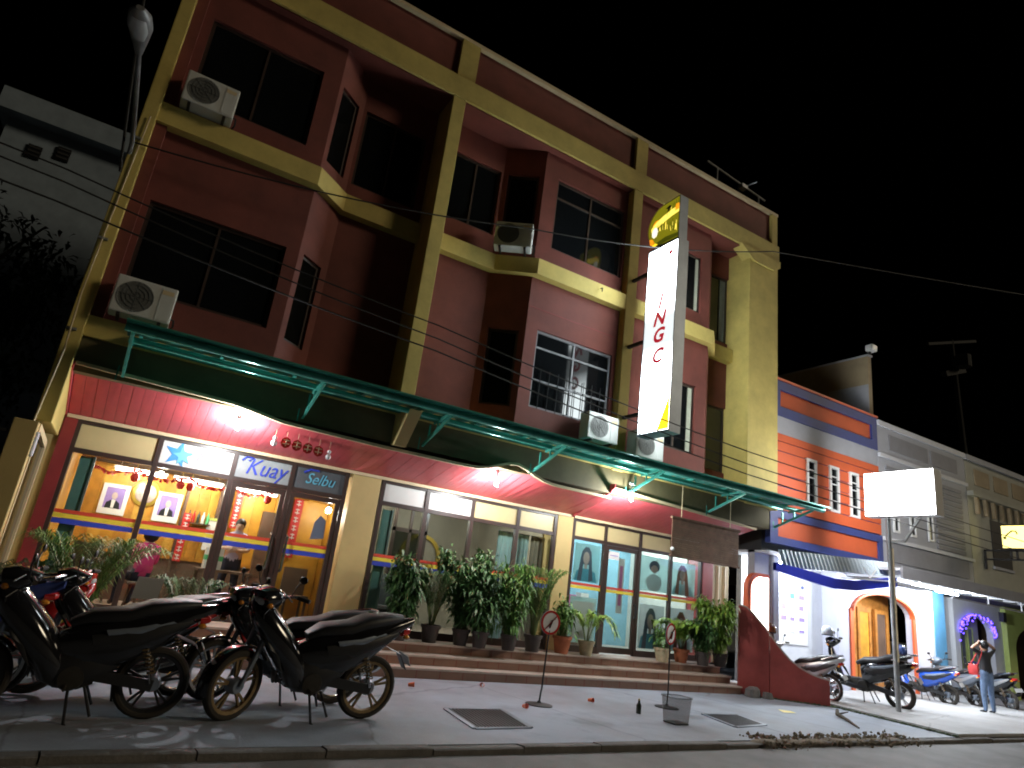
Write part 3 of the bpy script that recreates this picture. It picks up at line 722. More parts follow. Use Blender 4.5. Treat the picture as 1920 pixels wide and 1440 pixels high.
# bay 2 lounge
def spot(x, y, z, label, pw=34, c=(1, .93, .82)):
    t = thing('ceiling_spot', label, 'light fitting', (x, y, z), 'small round ceiling spots')
    MB().lathe([(.0, -.012), (.055, -.012)], (x, y, z), 14).build('lens', 'spot', t)
    MB().lathe([(.055, 0), (.055, -.016), (.075, -.016), (.08, 0)], (x, y, z), 14).build('ring', 'white', t, True)
    lamp_light('spot_light', (x, y, z-.09), pw, c, .05, t)
spot(4.75, 12.5, 2.925, 'small ceiling spot nearest the beige pillar in the lounge')
spot(4.25, 13.4, 2.925, 'small ceiling spot far back on the left in the lounge')
spot(5.9, 12.2, 2.925, 'small ceiling spot in the middle of the lounge', 34, (.8, .9, 1))
spot(6.6, 11.7, 2.925, 'small ceiling spot beside the lounge curtains')
for x in (4.9, 5.25, 5.6): MB().box(x, x+.06, 12.9, 12.96, PF, 2.9).build('partition_post', 'frame_dark', B)
MB().box(4.9, 5.66, 12.9, 12.96, 2.3, 2.38).build('partition_rail', 'frame_dark', B)
MB().box(4.97, 5.24, 12.92, 12.93, PF, 2.3).build('pane', 'smoke_glass', B); MB().box(5.32, 5.59, 12.92, 12.93, PF, 2.3).build('pane', 'smoke_glass', B)
MB().box(3.9, 4.5, 14.1, 14.19, PF, 2.2).build('room_door', 'room_dark', B)
MB().box(3.88, 4.86, 13.9, 14.0, 2.25, 2.55).build('valance', 'curtain_pale', B)
MB().lathe([(.42, .0), (.5, .0), (.5, .06), (.42, .06)], (6.1, 14.1, 1.9), 24, 'y', closed=True).build('arch_trim', 'gold', B, True)
def pleats(x0, x1, y, z0, z1, mt, label):
    t = thing('window_curtain', label, 'curtain', ((x0+x1)/2, y, z0), 'pleated curtains behind the lounge glass')
    m = MB(); k = max(8, int((x1-x0)/.03)); V = []
    for i in range(k+1):
        x = x0+(x1-x0)*i/k; yy = y+.022*math.sin(i*1.9); V += [(x, yy, z0), (x, yy+.004*math.sin(i), z1)]
    m.add(V, [(2*i, 2*i+2, 2*i+3, 2*i+1) for i in range(k)]); m.build('cloth', mt, t, True)
    MB().tube([(x0, y, z1+.01), (x1, y, z1+.01)], .012, 6).build('rod', 'steel', t)
mat('curtain_cyan', (.50, .66, .66), .8, var=.08); mat('curtain_brown', (.34, .27, .2), .8, var=.2)
pleats(6.42, 6.80, GY+.25, PF+.02, 2.5, 'curtain_cyan', 'pale cyan curtain in the middle of the lounge glass')
pleats(6.88, 7.14, GY+.25, PF+.02, 2.5, 'curtain_cyan', 'narrow pale cyan curtain right of the dark gap')
pleats(7.18, 7.52, GY+.25, PF+.02, 2.5, 'curtain_brown', 'grey brown curtain nearest the second beige pillar')
t = thing('lounge_armchair', 'dark leather armchair behind the lounge glass near the big shrubs', 'armchair', (4.55, 11.8, PF))
MB().loft([((4.55, 11.8, PF+.02), (.34, 0, 0), (0, .32, 0)), ((4.55, 11.8, PF+.40), (.36, 0, 0), (0, .34, 0)), ((4.55, 11.8, PF+.45), (.32, 0, 0), (0, .3, 0))], 20, 4).build('seat', 'seat_vinyl', t, True)
MB().loft([((4.55, 12.12, PF+.3), (.36, 0, 0), (0, .09, 0)), ((4.55, 12.17, PF+.8), (.34, 0, 0), (0, .08, 0)), ((4.55, 12.2, PF+.98), (.22, 0, 0), (0, .05, 0))], 20, 3).build('backrest', 'seat_vinyl', t, True)
for s in (-1, 1): MB().loft([((4.55+s*.33, 11.55, PF+.3), (.06, 0, 0), (0, 0, .3)), ((4.55+s*.33, 12.1, PF+.32), (.06, 0, 0), (0, 0, .32))], 12, 3).build('armrest', 'seat_vinyl', t, True)
# bay 3 salon posters on the glass
def wposter(x0, x1, z0, z1, label, bg, kind):
    y = GY+.008; t = thing('window_poster', label, 'poster', ((x0+x1)/2, y, z0), 'posters on the salon glass')
    MB().box(x0, x1, y, y+.003, z0, z1).build('sheet', bg, t)
    cx, w, h = (x0+x1)/2, x1-x0, z1-z0
    def E_(dx, dz, rx, rz, mt, nm, dy):
        MB().prism([(cx+dx*w+rx*w*math.cos(a*.3927), z0+dz*h+rz*h*math.sin(a*.3927)) for a in range(16)], XZ(y-dy), 0, .001).build(nm, mt, t)
    def P_(pts, mt, nm, dy): MB().prism([(cx+u*w, z0+v*h) for u, v in pts], XZ(y-dy), 0, .001).build(nm, mt, t)
    bell = [(-.30, .0), (-.26, .3), (-.22, .6), (-.17, .8), (-.06, .92), (.08, .92), (.18, .8), (.22, .6), (.25, .35), (.30, .05), (.14, 0), (.12, .45), (-.10, .45), (-.14, 0)]
    if kind in (0, 2):
        s = -1 if kind else 1
        P_([(s*a-.04, b) for a, b in bell], 'ink_hair' if kind == 0 else 'ink_brown', 'printed_hair', .0030); E_(-.04, .62, .12, .17, 'face_ink', 'printed_face', .0045); P_([(-.09, .3), (.01, .3), (.02, .5), (-.10, .5)], 'face_ink', 'printed_neck', .0015)
        P_([(-.45, 0), (.42, 0), (.34, .26), (.12, .34), (-.2, .34), (-.38, .26)], 'cyan_ink' if kind == 0 else 'poster_cyan', 'printed_dress', .0022)
    elif kind == 3: P_([(-.4, .1), (.4, .1), (.4, .9), (-.4, .9)], 'paper', 'printed_area', .0015)
    elif kind == 0:
        E_(.0, .55, .24, .30, 'ink_hair', 'printed_hair', .0015); E_(-.12, .3, .18, .28, 'ink_hair', 'printed_hair', .0014); E_(.02, .62, .14, .17, 'paper', 'printed_face', .003); E_(.1, .2, .3, .18, 'cyan_ink', 'printed_dress', .0035)
    elif kind == 1:
        E_(.0, .72, .2, .17, 'ink_hair', 'printed_hair', .0015); E_(.0, .64, .13, .12, 'face_ink', 'printed_face', .003); E_(.0, .25, .3, .25, 'poster_white', 'printed_dress', .0015)
    elif kind == 9:
        E_(.1, .4, .24, .38, 'ink_brown', 'printed_hair', .0015); E_(-.02, .52, .14, .17, 'face_ink', 'printed_face', .003); E_(-.05, .15, .2, .14, 'face_ink', 'printed_neck', .0025)
mat('ink_hair', (.12, .15, .2), .6); mat('ink_brown', (.30, .14, .10), .6); thin_paper('poster_cyan', (.55, .80, .84)); thin_paper('poster_pale', (.72, .86, .85)); thin_paper('poster_white', (.80, .82, .82))
wposter(8.1, 8.76, 1.78, 2.52, 'pale cyan poster of a long haired person on the salon glass', 'poster_cyan', 0)
wposter(9.88, 10.66, 1.78, 2.50, 'pale poster of a short haired head right of the salon door', 'poster_pale', 1)
wposter(10.78, 11.5, 1.78, 2.48, 'pale poster of a brown haired person at the end of the salon glass', 'poster_pale', 2)
wposter(9.9, 10.62, .62, 1.5, 'lower poster with a grey figure right of the salon door', 'poster_white', 0)
wposter(10.80, 11.5, .62, 1.5, 'lower poster with a red figure at the end of the salon glass', 'poster_white', 2)
wposter(8.1, 8.76, .62, 1.48, 'lower pale panel left of the salon door', 'poster_pale', 3)
t = thing('door_sticker', 'pink vertical paper strip hanging inside the salon door', 'sticker', (9.2, GY+.01, 1.3)); MB().box(9.26, 9.42, GY+.004, GY+.007, 1.25, 2.35).build('strip', 'paper', t); MB().box(9.30, 9.38, GY+.001, GY+.003, 1.4, 2.2).build('print', 'pink_ink', t)
t = thing('opening_notice', 'small white notice at the top of the salon door', 'notice', (9.08, GY-.02, 2.35)); MB().box(8.96, 9.24, GY-.018, GY-.013, 2.30, 2.46).build('card', 'paper', t); MB().box(9.0, 9.2, GY-.022, GY-.019, 2.37, 2.385).build('print', 'violet_ink', t)
spot(9.3, 12.1, 2.925, 'small ceiling spot behind the salon door', 130, (.82, .93, 1))
spot(10.9, 12.1, 2.925, 'small ceiling spot behind the salon posters', 130, (.82, .93, 1))
t = thing('salon_dresser', 'low salon dresser with boxes behind the glass door', 'dresser', (9.2, 12.6, PF))
MB().box(8.7, 9.8, 12.4, 12.8, PF, 1.25).build('cabinet', 'room_dark', t); 
for i, (x, mt) in enumerate(((8.8, 'green_ink'), (9.1, 'pink_ink'), (9.45, 'paper'))): MB().box(x, x+.22, 12.45, 12.65, 1.252, 1.45+.06*i).build('product_box', mt, t)

# ------------------------------------------------------------------ bulbs under the soffit
def bulb_lamp(x, y, z, zc, label, pw):
    t = thing('bulb_lamp', label, 'lamp', (x, y, z), 'bare white bulbs under the front soffit')
    MB().lathe([(.055, 0), (.055, -.03), (.03, -.06), (.03, -.09)], (x, y, zc), 14).build('holder', 'white', t, True)
    MB().tube([(x, y, zc-.09), (x, y, z+.06)], .012, 6).build('stem', 'white', t)
    p = [(x+.022*math.cos(a*.9), y+.022*math.sin(a*.9), z+.06-.0055*a) for a in range(22)]
    MB().tube(p, .013, 6).build('spiral_tube', 'bulb', t, True)
    lamp_light('bulb_light', (x, y, z-.10), pw, (.93, .97, 1), .045, t)
bulb_lamp(1.18, 9.98, 3.20, 3.40, 'bare white bulb above the lettered transom of the restaurant', 130)
bulb_lamp(5.54, 10.0, 3.18, 3.47, 'bare white bulb in the middle of the front soffit', 130)
bulb_lamp(8.22, 9.55, 3.37, 3.66, 'bare white bulb hanging under the awning bracket by the salon', 170)
def globe(x, y, z, label, r_, pw):
    t = thing('globe_lamp', label, 'lamp', (x, y, z)); MB().ball((x, y, z), r_, 12).build('globe', 'bulb', t, True); MB().tube([(x, y, z+r_), (x, y, 2.93)], .008, 6).build('cord', 'black', t)
    lamp_light('globe_light', (x, y-.02, z-r_-.06), pw, (1, .95, .88), .05, t)
globe(.46, 11.35, 2.46, 'bright bare lamp hanging just inside the restaurant window', .045, 22)
globe(3.14, 11.5, 2.36, 'small white globe lamp inside the door by the beige pillar', .05, 10)
# festive figures on the soffit
t = thing('festive_garland', 'row of red and gold festive ornaments with white figures at both ends', 'ornament', (2.15, 10.02, 3.0))
for i in range(6):
    x = 1.74+.165*i; y = 10.02; z = 3.07-.008*i; s_ = MB().tube([(x, y+.006, z+.1), (x, y+.006, 3.335)], .003, 5).build('string', 'trim', t)
    if i in (0, 5):
        m = MB().ball((x, y, z-.0), (.045, .03, .045), 10); m.ball((x, y, z+.08), (.032, .026, .032), 10); m.build('figure', 'white', t, True)
    else:
        m = MB().prism([(x+.078*math.cos(a*.785), z+.05+.085*math.sin(a*.785)) for a in range(8)], XZ(y), 0, .012); o = m.build('ornament_disc', 'red_paper', t)
        q = MB(); q.bar((x-.05, y-.006, z+.09), (x+.05, y-.006, z+.085), .012); q.bar((x, y-.006, z-.0), (x, y-.006, z+.11), .012); q.bar((x-.05, y-.006, z+.03), (x+.05, y-.006, z+.035), .012); q.build('gold_stroke', 'trim', o)

# ------------------------------------------------------------------ vertical light box
t = thing('vertical_sign', 'tall white lit vertical sign with red letters hung out from the building', 'sign', (8.0, 8.7, 4.5))
sx0, sx1, sy0, sy1 = 7.90, 8.17, 8.32, 9.12
f = MB(); f.box(sx0+.012, sx1-.012, sy0, sy1, 4.47, 8.28); f.build('case', 'grey_metal', t)
f = MB()
for z0, z1 in ((4.43, 4.47), (8.28, 8.32)): f.box(sx0, sx1, sy0-.02, sy1+.02, z0, z1)
for y0, y1 in ((sy0-.02, sy0), (sy1, sy1+.02)): f.box(sx0, sx1, y0, y1, 4.47, 8.28)
f.build('frame', 'grey_metal', t)
MB().box(sx0+.004, sx0+.010, sy0+.003, sy1-.003, 4.475, 8.275).build('light_face', 'lightbox', t)
MB().box(sx1-.010, sx1-.004, sy0+.003, sy1-.003, 4.475, 8.275).build('light_face', 'lightbox', t)
for ch, z in (('I', 7.06), ('N', 6.70), ('G', 6.35), ('C', 5.93)):
    text('letter', ch, .40, 'letter_red', (sx0+.001, 8.73, z), (0, -1, 0), (0, 0, 1), t, .25, .0015, 1.0, .014)
for a, b in (((8.90, 7.98), (8.78, 8.03)), ((8.82, 7.9), (8.66, 7.72))): MB().bar((sx0+.002, a[0], a[1]), (sx0+.002, b[0], b[1]), .003, .03, (1, 0, 0)).build('stroke', 'letter_pale', t)
MB().lathe([(0, -.001), (.055, -.001)], (sx0+.002, 8.50, 8.06), 14, 'x').build('dot', 'letter_red', t)
for z, w in ((4.86, .16), (4.76, .20), (4.68, .18)): MB().box(sx0, sx0+.003, 8.72-w/2, 8.72+w/2, z, z+.02).build('stroke', 'letter_pale', t)
MB().add([(sx0+.002, sy0+.005, 4.48), (sx0+.002, 8.62, 4.48), (sx0+.002, sy0+.005, 5.15)], [(0, 2, 1)]).build('corner_flash', 'gold_corner', t)
for z in (4.9, 6.4, 7.9): MB().box(8.02, 8.08, sy1+.02, FY, z, z+.06).build('wall_bracket', 'iron', t)
t = thing('emblem_sign', 'round gold and green lit emblem box on top of the vertical sign', 'sign', (8.05, 8.75, 8.33))
cy0, cz0, rr = 8.77, 8.82, .47
P = [(cy0+rr*math.cos(math.pi*(.5-i/18)*1.0), cz0+rr*math.sin(math.pi*(.5-i/18))) for i in range(19)]+[(8.34, 8.34), (8.34, 9.30)]
f = MB().prism(P, YZ(7.93), 0, .22).build('case', 'grey_metal', t)
def eface(pts, mt, nm, dx): MB().prism(pts, YZ(7.93-dx), 0, .0025).build(nm, mt, t)
eface([(cy0+(y-cy0)*.95, cz0+(z-cz0)*.95) for y, z in P], 'gold_face', 'light_face', .003)
eface([(8.36, 8.93), (8.36, 9.06), (8.55, 9.06), (8.8, 9.01), (9.02, 8.94), (9.14, 8.84), (9.12, 8.76), (8.98, 8.80), (8.8, 8.86), (8.55, 8.91)], 'gold_bright', 'ribbon', .006)
eface([(8.36, 8.99), (8.36, 9.12), (8.44, 9.13), (8.47, 8.98)], 'gold_orange', 'ribbon_end', .009)
eface([(9.02, 8.98), (9.10, 8.90), (9.04, 8.92), (8.92, 8.98)], 'gold_orange', 'ribbon_end', .009)
eface([(9.02+.085*math.cos(a*.524), 8.72+.12*math.sin(a*.524)) for a in range(12)], 'gold_white', 'roundel', .009)
eface([(9.10, 8.60), (9.18, 8.62), (9.14, 8.48), (9.04, 8.42), (9.02, 8.50)], 'gold_orange', 'lower_flame', .006)
eface([(9.08, 8.44), (9.0, 8.38), (8.92, 8.42), (9.0, 8.46)], 'gold_corner', 'lower_flame', .009)
_rs = random.getstate(); random.seed(9)
for i in range(26):      # woven green strokes under the ribbon, as on a shield of lettering
    y = 8.38+.023*i; z = 8.52+.010*i+random.uniform(-.03, .03); h = random.uniform(.10, .24)
    MB().bar((7.925, y, z), (7.925, y+random.uniform(-.02, .04), min(z+h, 8.86)), .004, random.uniform(.006, .013), (1, 0, 0)).build('stroke', random.choice(('gold_dark', 'gold_dark', 'gold_bright')), t)
for i in range(14):
    y = 8.38+.05*i; z = 9.19-.0062*i*i*.55-.01*i; MB().bar((7.925, y, z-.05), (7.925, y+random.uniform(-.01, .03), z+.05), .004, random.uniform(.010, .018), (1, 0, 0)).build('stroke', random.choice(('gold_dark', 'gold_dark', 'gold_bright')), t)
random.setstate(_rs)
eface([(8.60, 9.12), (8.69, 9.03), (8.67, 9.12), (8.73, 9.15), (8.62, 9.19), (8.56, 9.13)], 'black', 'bird_mark', .011)
eface([(8.36, 8.38), (8.9, 8.38), (8.97, 8.46), (8.7, 8.50), (8.36, 8.46)], 'gold_dark', 'lower_band', .006)
ring = MB(); Q = [(cy0+(y-cy0)*.97, cz0+(z-cz0)*.97) for y, z in P[:19]]
for p, q in zip(Q[:-1], Q[1:]): ring.bar((7.925, *p), (7.925, *q), .005, .02, (1, 0, 0))
ring.build('ring', 'trim', t)

# ------------------------------------------------------------------ air conditioners
mat('ac_grey', (.13, .135, .13), .5)
ac = thing('air_conditioner', 'white outdoor air conditioner on the ledge below the top left window', 'air conditioner', (0, 0, 0), 'outdoor air conditioner units')
MB().box(-.36, .36, -.14, .14, .03, .54).build('casing', 'ac_white', ac, bevel=.018)
MB().lathe([(0, -.148), (.20, -.148), (.20, -.142)], (-.10, 0, .285), 24, 'y').build('fan_opening', 'ac_grey', ac)
gm = MB()
for r_ in (.06, .11, .16, .205): gm.lathe([(r_-.004, -.152), (r_+.004, -.152), (r_+.004, -.158), (r_-.004, -.158)], (-.10, 0, .285), 22, 'y', closed=True)
for a in range(8): gm.bar((-.10, -.155, .285), (-.10+.205*math.cos(a*.785), -.155, .285+.205*math.sin(a*.785)), .006)
gm.build('fan_guard', 'ac_grey', ac)
MB().box(.17, .33, -.146, -.1405, .06, .5).build('service_panel', 'ac_white', ac)
MB().box(.18, .32, -.149, -.1465, .42, .48).build('badge', 'trim', ac)
MB().tube([(.36, .02, .16), (.40, .02, .15), (.41, .08, .08), (.38, .2, .05)], .014, 6).build('pipe', 'black', ac)
for s in (-.24, .24): MB().box(s-.02, s+.02, -.13, .2, 0, .03).build('bracket', 'iron', ac)
ac.location = (-.36, 9.66, 7.57)
for lb, loc, rz in (('white outdoor air conditioner above the left end of the green awning', (-.38, 9.60, 4.20), 0),
                    ('white outdoor air conditioner set askew on the middle upper ledge', (5.16, 9.88, 7.57), R(-34)),
                    ('white outdoor air conditioner under the barred window beside the sign', (7.38, 9.62, 4.25), 0),
                    ('white outdoor air conditioner directly under the vertical lit sign', (8.50, 9.56, 4.14), 0)):
    copy_thing(ac, lb, loc, (0, 0, rz))

# ------------------------------------------------------------------ street lamp arm on the corner column, conduit and cables
t = thing('street_lamp', 'unlit cobra head street lamp on an arm from the left building corner', 'street lamp', (-1.2, 9.7, 6.8))
MB().tube([(-1.10, 9.72, 6.55), (-1.10, 9.62, 6.68), (-1.10, 9.2, 6.72), (-1.1, 8.2, 6.74), (-1.1, 7.6, 6.73)], [.03, .03, .03, .028, .026], 10).build('arm', 'galv', t, True)
MB().loft([((-1.1, 7.65, 6.72), (.04, 0, 0), (0, 0, .035)), ((-1.1, 7.4, 6.72), (.085, 0, 0), (0, 0, .07)), ((-1.1, 7.15, 6.70), (.125, 0, 0), (0, 0, .085)), ((-1.1, 6.95, 6.68), (.11, 0, 0), (0, 0, .075)), ((-1.1, 6.84, 6.67), (.04, 0, 0), (0, 0, .03))], 18, 2.4).build('lamp_head', 'galv', t, True)
MB().loft([((-1.1, 7.32, 6.65), (.06, 0, 0), (0, 0, .02)), ((-1.1, 7.12, 6.625), (.10, 0, 0), (0, 0, .035)), ((-1.1, 6.95, 6.62), (.07, 0, 0), (0, 0, .02))], 14).build('lamp_lens', 'lens_clear', t, True)
t = thing('conduit_pipe', 'thin pale conduit pipe running down the left corner column', 'pipe', (-1.09, 9.68, 2.6))
MB().tube([(-1.0, 9.66, 7.2), (-1.04, 9.68, 6.0), (-1.08, 9.66, 4.4), (-1.05, 9.62, 3.6), (-1.12, 9.66, 2.4)], .011, 8).build('pipe', 'trim', t, True)
for z in (6.8, 5.2, 3.9): MB().box(-1.11, -1.0, 9.66, 9.705, z, z+.03).build('clip', 'galv', t)
t = thing('meter_box', 'small grey blue meter box at the foot of the left column pipe', 'meter box', (-1.1, 9.62, 2.2))
MB().box(-1.22, -1.0, 9.55, 9.69, 2.25, 2.55).build('box', 'grey_wall', t, bevel=.02); MB().box(-1.19, -1.03, 9.54, 9.552, 2.33, 2.5).build('window', 'blue_pillar', t)
def cable(pts, label, r=.011, sag=.0):
    P = [Vector(p) for p in pts]; Q = []
    for a, b in zip(P[:-1], P[1:]):
        for i in range(12): f = i/12; q = a.lerp(b, f); q.z -= sag*4*f*(1-f); Q.append(q)
    Q.append(P[-1]); tag(MB().tube(Q, r, 6).build('power_cable', 'cable', None, True), label, 'cable', 'overhead cables')
cable([(-14, 7.5, 5.9), (-1.3, 7.5, 4.97), (3.0, 7.5, 4.62), (9.0, 7.5, 4.20), (30, 7.5, 4.0)], 'topmost of the three parallel cables crossing the facade', .009, .05)
cable([(-14, 7.4, 5.8), (-1.3, 7.5, 4.83), (3.0, 7.5, 4.44), (9.0, 7.5, 3.98), (30, 7.5, 3.7)], 'middle of the three parallel cables crossing the facade', .009, .05)
cable([(-14, 7.3, 5.5), (-1.3, 7.5, 4.60), (3.0, 7.5, 4.27), (9.0, 7.5, 3.80), (30, 7.6, 3.5)], 'lowest of the three parallel cables crossing the facade', .010, .04)
cable([(-1.08, 9.66, 6.72), (5.0, 9.05, 7.62), (10.9, 8.5, 9.26), (40, 6.0, 16)], 'black cable rising from the left column past the lit emblem', .012, .16)
cable([(-1.6, 9.2, 9.5), (-1.12, 9.62, 6.2)], 'short thick cable hanging down beside the left column', .02, .1)
# small hook on the ledge
MB().tube([(7.2, 9.72, 7.45), (7.2, 9.66, 7.44), (7.2, 9.66, 7.36)], .012, 6).build('ledge_hook', 'iron', B)
# brown roller blind under the awning
t = thing('bamboo_blind', 'brown slatted roller blind hanging under the awning by the salon', 'blind', (10.3, 9.6, 2.45))
for i in range(17): MB().box(9.36, 11.26, 9.598+.004*(i % 2), 9.610+.004*(i % 2), 2.47+.041*i, 2.508+.041*i).build('slat', 'blind', t)
MB().tube([(9.33, 9.60, 3.19), (11.29, 9.60, 3.19)], .03, 8).build('roller', 'blind', t)
MB().tube([(9.33, 9.60, 2.45), (11.29, 9.60, 2.45)], .018, 8).build('bottom_rod', 'blind', t)
for x in (9.6, 11.0): MB().tube([(x, 9.605, 3.2), (x, 9.6, 3.86)], .006, 5).build('cord', 'trim', t)
MB().ball((9.37, 9.58, 2.58), .04, 10).build('weight', 'ac_white', t, True)
# ------------------------------------------------------------------ left side: gate screen, far building, dark tree
t = thing('side_screen', 'beige post with a pale framed dark glass screen at the left corner of the shop', 'screen', (-1.1, 10.2, 0))
MB().box(-1.28, -1.03, 9.5, 9.66, 0, 2.66).build('post', 'beige', t, bevel=.01)
MB().box(-1.28, -1.03, 9.66, 10.95, 0, .5).build('base_wall', 'beige', t)
f = MB(); 
for y0, y1, z0, z1 in ((9.665, 9.74, .5, 2.66), (10.86, 10.94, .5, 2.58), (9.74, 10.86, .5, .58)): f.box(-1.09, -1.02, y0, y1, z0, z1)
f.prism([(9.74, 2.58), (9.74, 2.66), (10.86, 2.60), (10.86, 2.50)], YZ(-1.09), 0, .07); f.build('frame', 'trim', t)
MB().box(-1.06, -1.05, 9.74, 10.86, .58, 2.52).build('pane', 'dark_glass', t)
t = thing('iron_gate', 'dark iron gate with thin bars at the far left edge', 'gate', (-2.3, 9.6, 0))
MB().bar((-3.6, 9.55, 2.5), (-1.3, 9.55, 2.5), .04).build('top_rail', 'iron', t); MB().bar((-3.6, 9.55, .25), (-1.3, 9.55, .25), .04).build('bottom_rail', 'iron', t)
for i in range(16): MB().tube([(-3.5+.14*i, 9.55, .1), (-3.5+.14*i, 9.55, 2.55)], .011, 6).build('bar', 'iron', t)
for z in (1.0, 1.75): MB().bar((-3.6, 9.56, z), (-1.3, 9.56, z), .03).build('mid_rail', 'iron', t)
t = thing('grey_house', 'dim grey rendered house with eaves behind the left building corner', 'house', (-3, 19, 0))
MB().box(-4.55, 6, 18, 26, 0, 10.7).build('wall', 'far_wall', t)
MB().box(-4.75, 6, 17.6, 26.2, 10.7, 11.25).build('eave', 'far_wall', t)
for x, z in ((-4.0, 9.85), (-3.45, 10.05)):
    w = MB().box(x, x+.28, 17.95, 17.999, z, z+.35).build('vent_window', 'black', t)
    for k in range(3): MB().box(x+.02, x+.26, 17.93, 17.949, z+.04+.11*k, z+.09+.11*k).build('louvre', 'far_dark', w)
def leaf(m, c, d, L, w, droop=.25, fold=0):
    d = d.normalized(); s = d.cross(Vector((0, 0, 1)))
    if s.length < .05: s = Vector((1, 0, 0))
    s = s.normalized()*w; mid = c+d*L*.5+Vector((0, 0, L*.04)); tip = c+d*L-Vector((0, 0, L*droop))
    m.add([c-s*.25, c+s*.25, mid+s, tip, mid-s], [(0, 1, 2, 4), (4, 2, 3)])
def rdir(up=0.0):
    v = Vector((random.gauss(0, 1), random.gauss(0, 1), random.gauss(0, 1)+up)); return v.normalized()
t = thing('dark_tree', 'black silhouetted leafy tree at the far left of the building', 'tree', (-3.1, 12, 0))
MB().tube([(-3.1, 12, 0), (-3.15, 12, 1.6), (-3.0, 12.05, 3), (-3.2, 12, 4.4)], [.2, .16, .13, .06], 10).build('trunk', 'bark', t, True)
m = MB()
for q in range(8):
    a = q*.8; m.tube([(-3.1, 12, 2.4+.2*q), (-3.1+.8*math.cos(a), 12+.8*math.sin(a), 3.2+.25*q), (-3.1+1.5*math.cos(a), 12+1.3*math.sin(a), 3.6+.3*q)], [.06, .04, .015], 6)
m.build('limb', 'bark', t)
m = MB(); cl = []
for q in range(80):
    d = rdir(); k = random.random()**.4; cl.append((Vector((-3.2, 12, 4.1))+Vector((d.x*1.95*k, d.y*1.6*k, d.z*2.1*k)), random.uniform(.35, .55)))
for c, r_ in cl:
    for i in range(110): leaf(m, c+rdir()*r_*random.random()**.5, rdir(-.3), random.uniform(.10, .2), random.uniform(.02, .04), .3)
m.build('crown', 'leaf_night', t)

# ------------------------------------------------------------------ curved red ramp wall
wa, wd = Vector((11.75, 9.95, 0)), Vector((.789, -.614, 0)); wn = Vector((.614, .789, 0))
prof = [(0, 1.72), (.13, 1.69), (.25, 1.60), (.38, 1.46), (.52, 1.32), (.68, 1.12), (.84, .93), (1.0, .77), (1.2, .64), (1.41, .55), (1.6, .50), (1.77, .475)]
def wf(u, v, w): return tuple(wa+wd*u+wn*w+Vector((0, 0, v)))
t = thing('ramp_wall', 'low dark red wall with a concave curved top beside the steps', 'wall', (12.4, 9.4, 0))
MB().prism([(0, 0), (.6, 0), (.6, 1.21), (.52, 1.32), (.38, 1.46), (.25, 1.60), (.13, 1.69), (0, 1.72)], wf, 0, .14).build('upper_section', 'ramp_red', t)
MB().prism([(.615, 0), (1.77, 0)]+[(u, v) for u, v in prof[::-1] if u > .65]+[(.615, 1.2)], wf, -.012, .14).build('lower_section', 'ramp_red', t)
m = MB()
for (a, b), (c, d) in zip(prof[:-1], prof[1:]): m.bar(wf(a, b+.012, .065), wf(c, d+.012, .065), .19, .03)
m.build('coping', 'tile_pale', t)

# ------------------------------------------------------------------ orange and blue building
NY, GN = 10.0, 11.4
O = thing('orange_building', 'orange building with navy parapet frame and three slim windows', 'building', (15, 10.5, 0))
def frame_panel(root, x0, x1, z0, z1, b, y, mf, mi, nm):
    f = MB(); f.box(x0, x1, y, y+.14, z0, z0+b); f.box(x0, x1, y, y+.14, z1-b, z1); f.box(x0, x0+b*1.6, y, y+.14, z0+b, z1-b); f.box(x1-b*1.0, x1, y, y+.14, z0+b, z1-b)
    o = f.build(nm, mf, root); MB().box(x0+b*1.6, x1-b, y+.06, y+.13, z0+b, z1-b).build('inset_panel', mi, o)
frame_panel(O, 12.75, 17.18, 6.25, 7.16, .24, NY, 'navy', 'orange_wall', 'parapet_frame')
MB().box(12.72, 17.2, NY-.03, NY+.2, 7.16, 7.21).build('coping', 'orange_trim', O)
MB().box(12.75, 17.19, NY+.03, NY+.2, 5.80, 6.25).build('grey_band', 'grey_wall', O)
zb = [3.96, 4.24, 4.52, 4.80, 5.08, 5.36, 5.60, 5.80]
wins = [(14.08, 14.47), (14.98, 15.37), (15.82, 16.21)]
for i, (a, b) in enumerate(zip(zb[:-1], zb[1:])):
    segs = [(12.75, wins[0][0]), (wins[0][1], wins[1][0]), (wins[1][1], wins[2][0]), (wins[2][1], 17.17)] if a < 5.36 and b > 4.25 else [(12.75, 17.17)]
    for x0, x1 in segs: MB().box(x0, x1, NY, NY+.2, a+.022, b).build('cladding_board', 'orange_wall', O)
MB().box(12.76, 17.16, NY+.03, NY+.19, 3.97, 5.79).build('groove_backing', 'navy', O)
for x0, x1 in wins:
    f = MB(); z0, z1 = 4.24, 5.40
    for a in ((x0, x1, z0, z0+.06), (x0, x1, z1-.06, z1), (x0, x0+.07, z0+.06, z1-.06), (x1-.07, x1, z0+.06, z1-.06)): f.box(a[0], a[1], NY-.04, NY+.05, a[2], a[3])
    o = f.build('window', 'white', O)
    zz = [z0+.06, z0+.28, z1-.46, z1-.27, z1-.06]
    for a, b in zip(zz[:-1], zz[1:]): MB().box(x0+.07, x1-.07, NY+.0, NY+.012, a+.012, b-.012).build('pane', 'dark_glass', o)
    for a in zz[1:-1]: MB().box(x0+.07, x1-.07, NY-.025, NY+.014, a-.012, a+.012).build('glazing_bar', 'white', o)
frame_panel(O, 12.75, 17.18, 3.18, 3.95, .17, NY-.02, 'navy', 'orange_wall', 'lower_frame')
MB().box(12.72, 17.18, NY+.2, 22, 3.0, 6.3).build('rear_block', 'far_dark', O)
MB().box(12.75, 13.6, 10.4, 10.6, 0, 3.2).build('side_pier', 'grey_wall', O)
